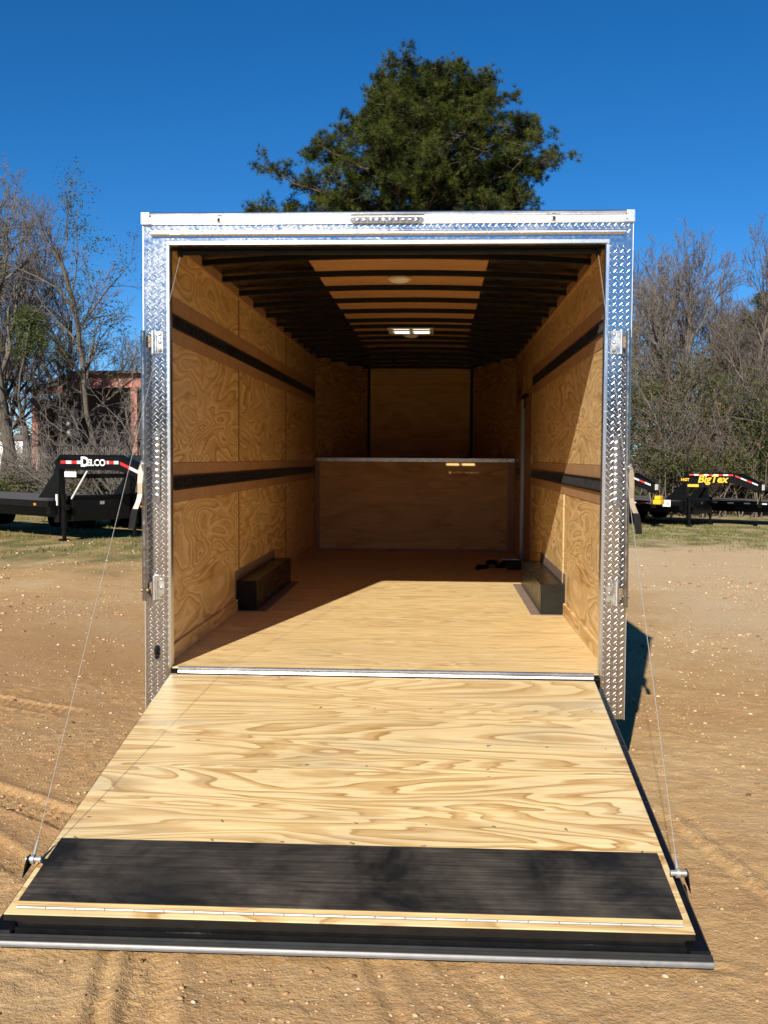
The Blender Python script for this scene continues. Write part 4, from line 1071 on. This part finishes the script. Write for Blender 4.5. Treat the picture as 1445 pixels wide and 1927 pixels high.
# far tree line beyond the lot
rs = np.random.RandomState(31); n = 9000
pxs = rs.uniform(-900, 2400, n); C = np.array([at(p, 900, d) for p, d in zip(pxs, rs.uniform(104, 116, n))]); C[:, 2] = 0
hh = 2.2 + 4.5 * vn(C[:, 0], C[:, 0] * 0 + 3, .16) + 1.8 * vn(C[:, 0], C[:, 0] * 0, .7); C[:, 2] = G(C[:, 0], C[:, 1]) + hh * rs.rand(n) ** .8
V, F = leaves(rs, C, .45, 4, .16)
tag(link('treeline', fast_mesh('treeline', V, F, MT['leafdry'])), 'low far tree line on the horizon beyond the parked trailers', 'treeline', kind='stuff')

# ------------------------------------------------------------------ parked gooseneck flatbeds
def text_mesh(txt, size, shear=0.0, bold=.0, squeeze=1.0):
    cu = bpy.data.curves.new('lettering', 'FONT'); cu.body = txt; cu.size = size; cu.shear = shear; cu.offset = bold; cu.extrude = .004; cu.space_character = squeeze
    cu.align_x = 'CENTER'; cu.align_y = 'CENTER'; cu.resolution_u = 3
    tmp = bpy.data.objects.new('lettering', cu); COL.objects.link(tmp)
    dg = bpy.context.evaluated_depsgraph_get(); me = bpy.data.meshes.new_from_object(tmp.evaluated_get(dg))
    bpy.data.objects.remove(tmp); bpy.data.curves.remove(cu); return me
BX = 1.53; EX = 2.36     # bend and end of the neck beam
def gooseneck(label, group, brace='blacksteel'):
    t = thing('gooseneck_trailer', label, 'trailer', (0, 0, 0), 0, group)
    yb = lambda x: .95 - .8 * max(x, 0) / EX
    for s in (-1, 1):
        m = MB()
        pts = [(-.12, 1.60), (-.12, 1.80), (.02, 1.92), (BX, 1.92), (EX, 1.56), (EX, 1.30), (BX - .05, 1.60)]
        V = []
        for off in (-.05, .05):
            for x, z in pts: V.append((x, s * (yb(x)) + off, z))
        n = len(pts); F = [tuple(range(n)), tuple(range(n, 2 * n))[::-1]] + [(i, n + i, n + (i + 1) % n, (i + 1) % n) for i in range(n)]
        m.add(V, F)
        # light-catching flanges
        for xa, xb, za, zb in ((0.02, BX, 1.92, 1.92), (BX, EX, 1.92, 1.56)):
            V = []
            for x, z in ((xa, za), (xb, zb)):
                for dy, dz in ((-.075, 0), (.075, 0), (.075, .016), (-.075, .016)): V.append((x, s * yb(x) + dy, z + dz))
            m.add(V, [(0, 1, 5, 4), (1, 2, 6, 5), (2, 3, 7, 6), (3, 0, 4, 7), (0, 1, 2, 3), (4, 5, 6, 7)])
        m.build('neck_beam', MT['blacksteel'], t)
        m = MB(); m.box(-.13, .06, s * .95 - .09, s * .95 + .09, .42, 1.62, bev=.01); m.build('upright', MT['blacksteel'], t)
        m = MB(); m.prism([(-.13, 1.55), (-.13, .95), (-.82, .95)], s * 1.0 - .01, s * 1.0 + .01, 'y'); m.build('gusset', MT['blacksteel'], t)
        m = MB(); m.cyl((0.13, s * .95, .30), (0.13, s * .95, 1.05), .065, n=12); m.cyl((.13, s * .95, .05), (.13, s * .95, .31), .045, n=10); m.box(.04, .22, s * .95 - .09, s * .95 + .09, -.01, .05); m.box(.16, .30, s * .95 - .05, s * .95 + .05, .70, .82, bev=.01)
        m.build('jack', MT['blacksteel'], t)
        m = MB(); m.tube([(.20, s * .80, .95), (.68, s * (yb(.7) - .02), 1.60)], .022, 8); m.build('brace', MT[brace] if s < 0 else MT['blacksteel'], t)
    m = MB(); m.cyl((EX - .06, 0, .82), (EX - .06, 0, 1.58), .06, n=12); m.box(EX - .20, EX + .06, -.20, .20, 1.28, 1.57, bev=.015); m.cyl((EX - .06, 0, .74), (EX - .06, 0, .86), .085, n=12); m.build('coupler', MT['blacksteel'], t)
    m = MB(); m.box(EX + .065, EX + .075, -.11, .11, 1.36, 1.56); m.build('plate_holder', MT['white'], t)
    for s in (-1, 1):
        m = MB(); m.tube([(EX - .12, s * .16, 1.28), (EX - .05, s * .20, 1.0), (EX - .10, s * .12, .84), (EX - .02, s * .06, 1.15), (EX, s * .14, 1.3)], .016, 6); m.build('safety_chain', MT['galv'], t)
    # deck
    m = MB(); m.box(-9.2, -.14, -1.22, 1.22, .86, .90); m.build('deck', MT['decktimber'], t)
    m = MB()
    for s in (-1, 1): m.box(-9.2, -.02, s * 1.24 - .018, s * 1.24 + .018, .76, .905)
    for s in (-1, 1): m.box(-9.2, .1, s * .55 - .06, s * .55 + .06, .48, .855)
    m.box(-.138, .0, -1.22, 1.22, .60, .905)
    for x in np.arange(-9.1, -.3, .6): m.box(x, x + .06, -1.2, 1.2, .74, .858)
    m.build('frame', MT['blacksteel'], t)
    m = MB(); m.box(-.02, .20, -.78, .78, .44, 1.02, bev=.012); bx = m.build('toolbox', MT['blacksteel'], t)
    m = MB(); m.box(.2005, .215, -.06, .06, .80, .88, bev=.004); m.build('handle', MT['zinc'], bx)
    m = MB(); m.box(-.02, .05, -.86, .86, 1.40, 1.50); m.build('cross_member', MT['blacksteel'], t)
    for s in (-1, 1):
        for xw in (-6.0, -6.95):
            w = MB(); n = 22; P = [(.28, -.26), (.38, -.22), (.39, 0), (.38, .22), (.28, .26)]; V = []
            for k in range(n):
                a = 2 * pi * k / n
                for r_, y_ in P: V.append((xw + r_ * cos(a), s * 1.02 + y_, .39 + r_ * sin(a)))
            F = [(k * 5 + q, k * 5 + q + 1, ((k + 1) % n) * 5 + q + 1, ((k + 1) % n) * 5 + q) for k in range(n) for q in range(4)]
            w.add(V, F, 0, True); o = w.build('wheel', MT['rubber'], t)
            w = MB(); w.cyl((xw, s * .8, .39), (xw, s * 1.22, .39), .27, n=18); w.build('rim', MT['blacksteel'], o)
    # side lamps
    for x in (-.55, -3.0, -5.0):
        m = MB(); m.box(x - .05, x + .05, -1.266, -1.2585, .79, .84); m.build('side_lamp', MT['orange'], t)
    return t
def beam_y(x, o=.0545): return -(.95 - .8 * max(x, 0) / EX) - o
def beam_panel(t, name, x0, x1, z0, z1, mat, slope=None):
    """thin sticker on the near beam's outer face"""
    V = []
    for o in (.0505, .0535):
        for x, up in ((x0, 0), (x1, 0), (x1, 1), (x0, 1)):
            z = (z1 if up else z0) - (max(0, x - BX) * (.36 / (EX - BX)))
            V.append((x, beam_y(x, o), z))
    m = MB(); m.add(V, [(0, 1, 2, 3), (4, 5, 6, 7), (0, 1, 5, 4), (1, 2, 6, 5), (2, 3, 7, 6), (3, 0, 4, 7)]); return m.build(name, mat, t)
def letter(t, me, xc, zc, mat, parent=None, o=.054):
    ob = link('lettering', me, t); me.materials.clear(); me.materials.append(mat)
    ob.location = (xc, beam_y(xc, o), zc); ob.rotation_euler = (R(90), 0, math.atan2(.8, EX)); return ob
TH = R(37)
GL = 'black gooseneck flatbeds parked on the left'; GR = 'black gooseneck flatbeds parked on the right'
def g_at(px, D):
    """where the near upright stands on the yard"""
    P = at(px, 950, D); o = np.array([sin(TH) * .95, cos(TH) * .95, 0]); P = P + o
    return (P[0], P[1], float(G(P[0], P[1])) + .01)

dl = gooseneck('black gooseneck flatbed with white lettering and red and white tape on its neck', GL, 'silver'); dl.location = g_at(115, 23); dl.rotation_euler[2] = -TH
for k, (a, b) in enumerate(((.06, .20), (.20, .34), (.34, .48), (.48, .60), (1.19, 1.24), (1.24, 1.28), (1.28, 1.41), (1.41, 1.52), (1.56, 1.78), (1.78, 2.05), (2.05, 2.3))):
    beam_panel(dl, 'reflective_tape', a, b, 1.735, 1.805, MT['red'] if k % 2 == 0 else MT['silver'])
letter(dl, text_mesh('D', .29, 0, .012), .68, 1.772, MT['textwhite']); letter(dl, text_mesh('ELCO', .20, 0, .004, 1.0), .965, 1.757, MT['textwhite'])
beam_panel(dl, 'warranty_sticker', .16, .46, 1.44, 1.56, MT['white']); m = MB(); m.box(-.03, .03, -1.062, -1.0405, .80, 1.05); m.build('data_sticker', MT['white'], dl)
for k in range(6):
    for y in (1.262,):
        m = MB(); a = -1.0 - k * .26; m.box(a, a + .13, y - .003, y + .003, .80, .86); m.build('reflective_tape', MT['red'] if k % 2 else MT['silver'], dl)

bt = gooseneck('black gooseneck flatbed with bold yellow lettering on its neck', GR); bt.location = g_at(1290, 37); bt.rotation_euler[2] = -TH
for k in range(9):
    beam_panel(bt, 'reflective_tape', .10 + k * .158, .10 + (k + 1) * .158, 1.855, 1.912, MT['red'] if k % 2 == 0 else MT['silver'])
for k in range(4): beam_panel(bt, 'reflective_tape', BX + .06 + k * .18, BX + .06 + (k + 1) * .18, 1.855, 1.912, MT['red'] if k % 2 == 0 else MT['silver'])
letter(bt, text_mesh('BigTex', .36, .22, .010, 1.0), .86, 1.725, MT['yellow'])
letter(bt, text_mesh('14GT', .13, 0, .006), -.04, 1.70, MT['yellow'])
beam_panel(bt, 'warning_sticker', .06, .42, 1.45, 1.54, MT['yellow'])
m = MB(); m.box(-.75, -.45, -1.264, -1.2585, .72, .96); m.build('data_sticker', MT['white'], bt)
for k in range(8):
    m = MB(); a = -1.0 - k * .62; m.box(a, a + .22, -1.2625, -1.2585, .80, .85); m.build('reflective_tape', MT['red'], bt); m = MB(); m.box(a + .221, a + .44, -1.2625, -1.2585, .80, .85); m.build('reflective_tape', MT['silver'], bt)
def bare_copy(label, px, D):
    o = gooseneck(label, GR); o.location = g_at(px, D); o.rotation_euler[2] = -TH
    for k in range(4): beam_panel(o, 'reflective_tape', BX + .02 + k * .19, BX + .02 + (k + 1) * .19, 1.84, 1.90, MT['red'] if k % 2 == 0 else MT['silver'])
    for k in range(8):
        m = MB(); a = -1.0 - k * .62; m.box(a, a + .22, -1.2625, -1.2585, .80, .85); m.build('reflective_tape', MT['silver'], o)
    return o
ga = bare_copy('black gooseneck flatbed whose sloping neck end pokes out beside the enclosed trailer', 1092, 36.5)
m = MB(); m.box(EX + .0, EX + .3, -.16, .16, .86, 1.02, bev=.02); m.box(EX + .04, EX + .26, -.12, .12, 1.0205, 1.16, bev=.02); m.build('coupler_lock', MT['yellow'], ga)
gc_ = bare_copy('black gooseneck flatbed at the right edge with only its bare deck in view', 1489, 37)
d2 = gooseneck('black flatbed mostly hidden behind the enclosed trailer on the left', GL); d2.location = g_at(430, 24.5); d2.rotation_euler[2] = -TH

# ------------------------------------------------------------------ shed, fence, far building
def pw(px, py, D): return at(px, py, D)
MT['rust'] = None
a = Nd('rusty red sheet'); co = a.coord(); f = a.noise(co, 1.4, 5, .65); x_, y_, z_ = a.sep(co)
c = a.ramp(f, [(.3, (.20, .075, .05)), (.52, (.40, .17, .13)), (.75, (.52, .30, .24))]); wv = a.math('SINE', a.math('MULTIPLY', x_, 26.0))
MT['rust'] = a.fin(c, .75, 0, a.bump(wv, .6, .03))
MT['palewall'] = plain('pale sheet wall', (.50, .48, .44), .7, 0, .15, 1.5)
MT['offwhite'] = plain('white sheet wall', (.72, .73, .74), .6, 0, .06, 1.0)
MT['darkroof'] = plain('weathered roof', (.10, .085, .08), .8, 0, .2, 1.5)
MT['slat'] = plain('grey slats', (.17, .15, .12), .8, 0, .25, 4)
DS = 50.0
P0 = pw(62, 800, DS); P1 = pw(330, 800, DS)
ux = (P1 - P0); ux[2] = 0; Ls = np.linalg.norm(ux); ux /= Ls; gz = float(G(P0[0], P0[1])) - .2
px_m = DS / FPX
zt = lambda py: at(62, py, DS)[2]
sx = lambda px: (px - 62) * px_m
shed = thing('open_shed', 'rusty red open fronted metal shed with a white inner panel behind the bare trees', 'shed', (P0[0], P0[1], gz), math.atan2(ux[1], ux[0]))
h = lambda py: zt(py) - gz
m = MB(); top_ = [(sx(58), h(737)), (sx(148), h(703)), (sx(335), h(701))]
m.prism([(x, z + .10) for x, z in top_] + [(x, z - .02) for x, z in top_[::-1]], -.5, 9.0, 'y'); m.build('roof', MT['darkroof'], shed)
m = MB(); m.prism([(x, z - .03) for x, z in top_] + [(sx(335), h(728)), (sx(205), h(729)), (sx(150), h(733)), (sx(66), h(747))], -.10, 0, 'y'); m.build('fascia', MT['rust'], shed)
for a_, b_ in ((61, 73), (247, 259)):
    m = MB(); m.box(sx(a_), sx(b_), -.05, .2, 0, h(745) if a_ < 100 else h(727)); m.build('post', MT['rust'], shed)
m = MB(); m.box(sx(64), sx(335), 8.6, 8.7, 0, h(735)); m.build('back_wall', MT['darkroof'], shed)
m = MB(); m.box(sx(80), sx(124), 2.0, 2.1, h(820), h(765)); m.build('inner_panel', MT['palewall'], shed)
m = MB(); m.box(sx(330), sx(335), 0, 8.6, 0, h(735)); m.build('side_wall', MT['rust'], shed)
m = MB(); m.box(sx(62), sx(64), .3, 8.6, 0, h(748)); m.build('side_wall', MT['darkroof'], shed)
m = MB(); m.prism([(sx(64), 0), (sx(330), 0), (sx(330), h(700)), (sx(150), h(702)), (sx(64), h(736))], 3.0, 3.1, 'y'); m.build('partition', MT['darkroof'], shed)
fn = thing('slat_fence', 'grey vertical slat fence standing below the rusty shed', 'fence', (P0[0], P0[1] - 3.0, gz), math.atan2(ux[1], ux[0]))
m = MB()
for i in range(64): m.box(.35 + i * .085, .35 + i * .085 + .035, 0, .02, 0, 2.75 + .05 * sin(i * 2.1))
m.build('slats', MT['slat'], fn); m = MB(); m.box(.3, 5.8, .0205, .06, .5, .58); m.box(.3, 5.8, .0205, .06, 2.3, 2.38); m.build('rails', MT['slat'], fn)
W0 = pw(-60, 845, 70); gz2 = float(G(W0[0], W0[1])) - .2
wb = thing('white_building', 'plain white building with a dark roof edge seen past the left trunk', 'building', (W0[0], W0[1], gz2))
zz_ = at(20, 818, 70)[2] - gz2; m = MB(); m.box(0, 3.85, 0, 8, 0, zz_ - .35); m.build('wall', MT['offwhite'], wb); m = MB(); m.box(-.2, 4.0, -.2, 8.2, zz_ - .345, zz_); m.build('roof', MT['darkroof'], wb)
yp = ground_at(56, 45); m = MB(); hh = at(56, 868, 45)[2] - yp[2]; m.cyl((0, 0, 0), (0, 0, hh), .085, n=14); m.dome((0, 0, hh), (0, 0, 1), .085, .06, 14, 3)
o = m.build('bollard', MT['yellow']); o.location = yp; tag(o, 'yellow post standing at the foot of the rusty shed\'s left column', 'bollard')
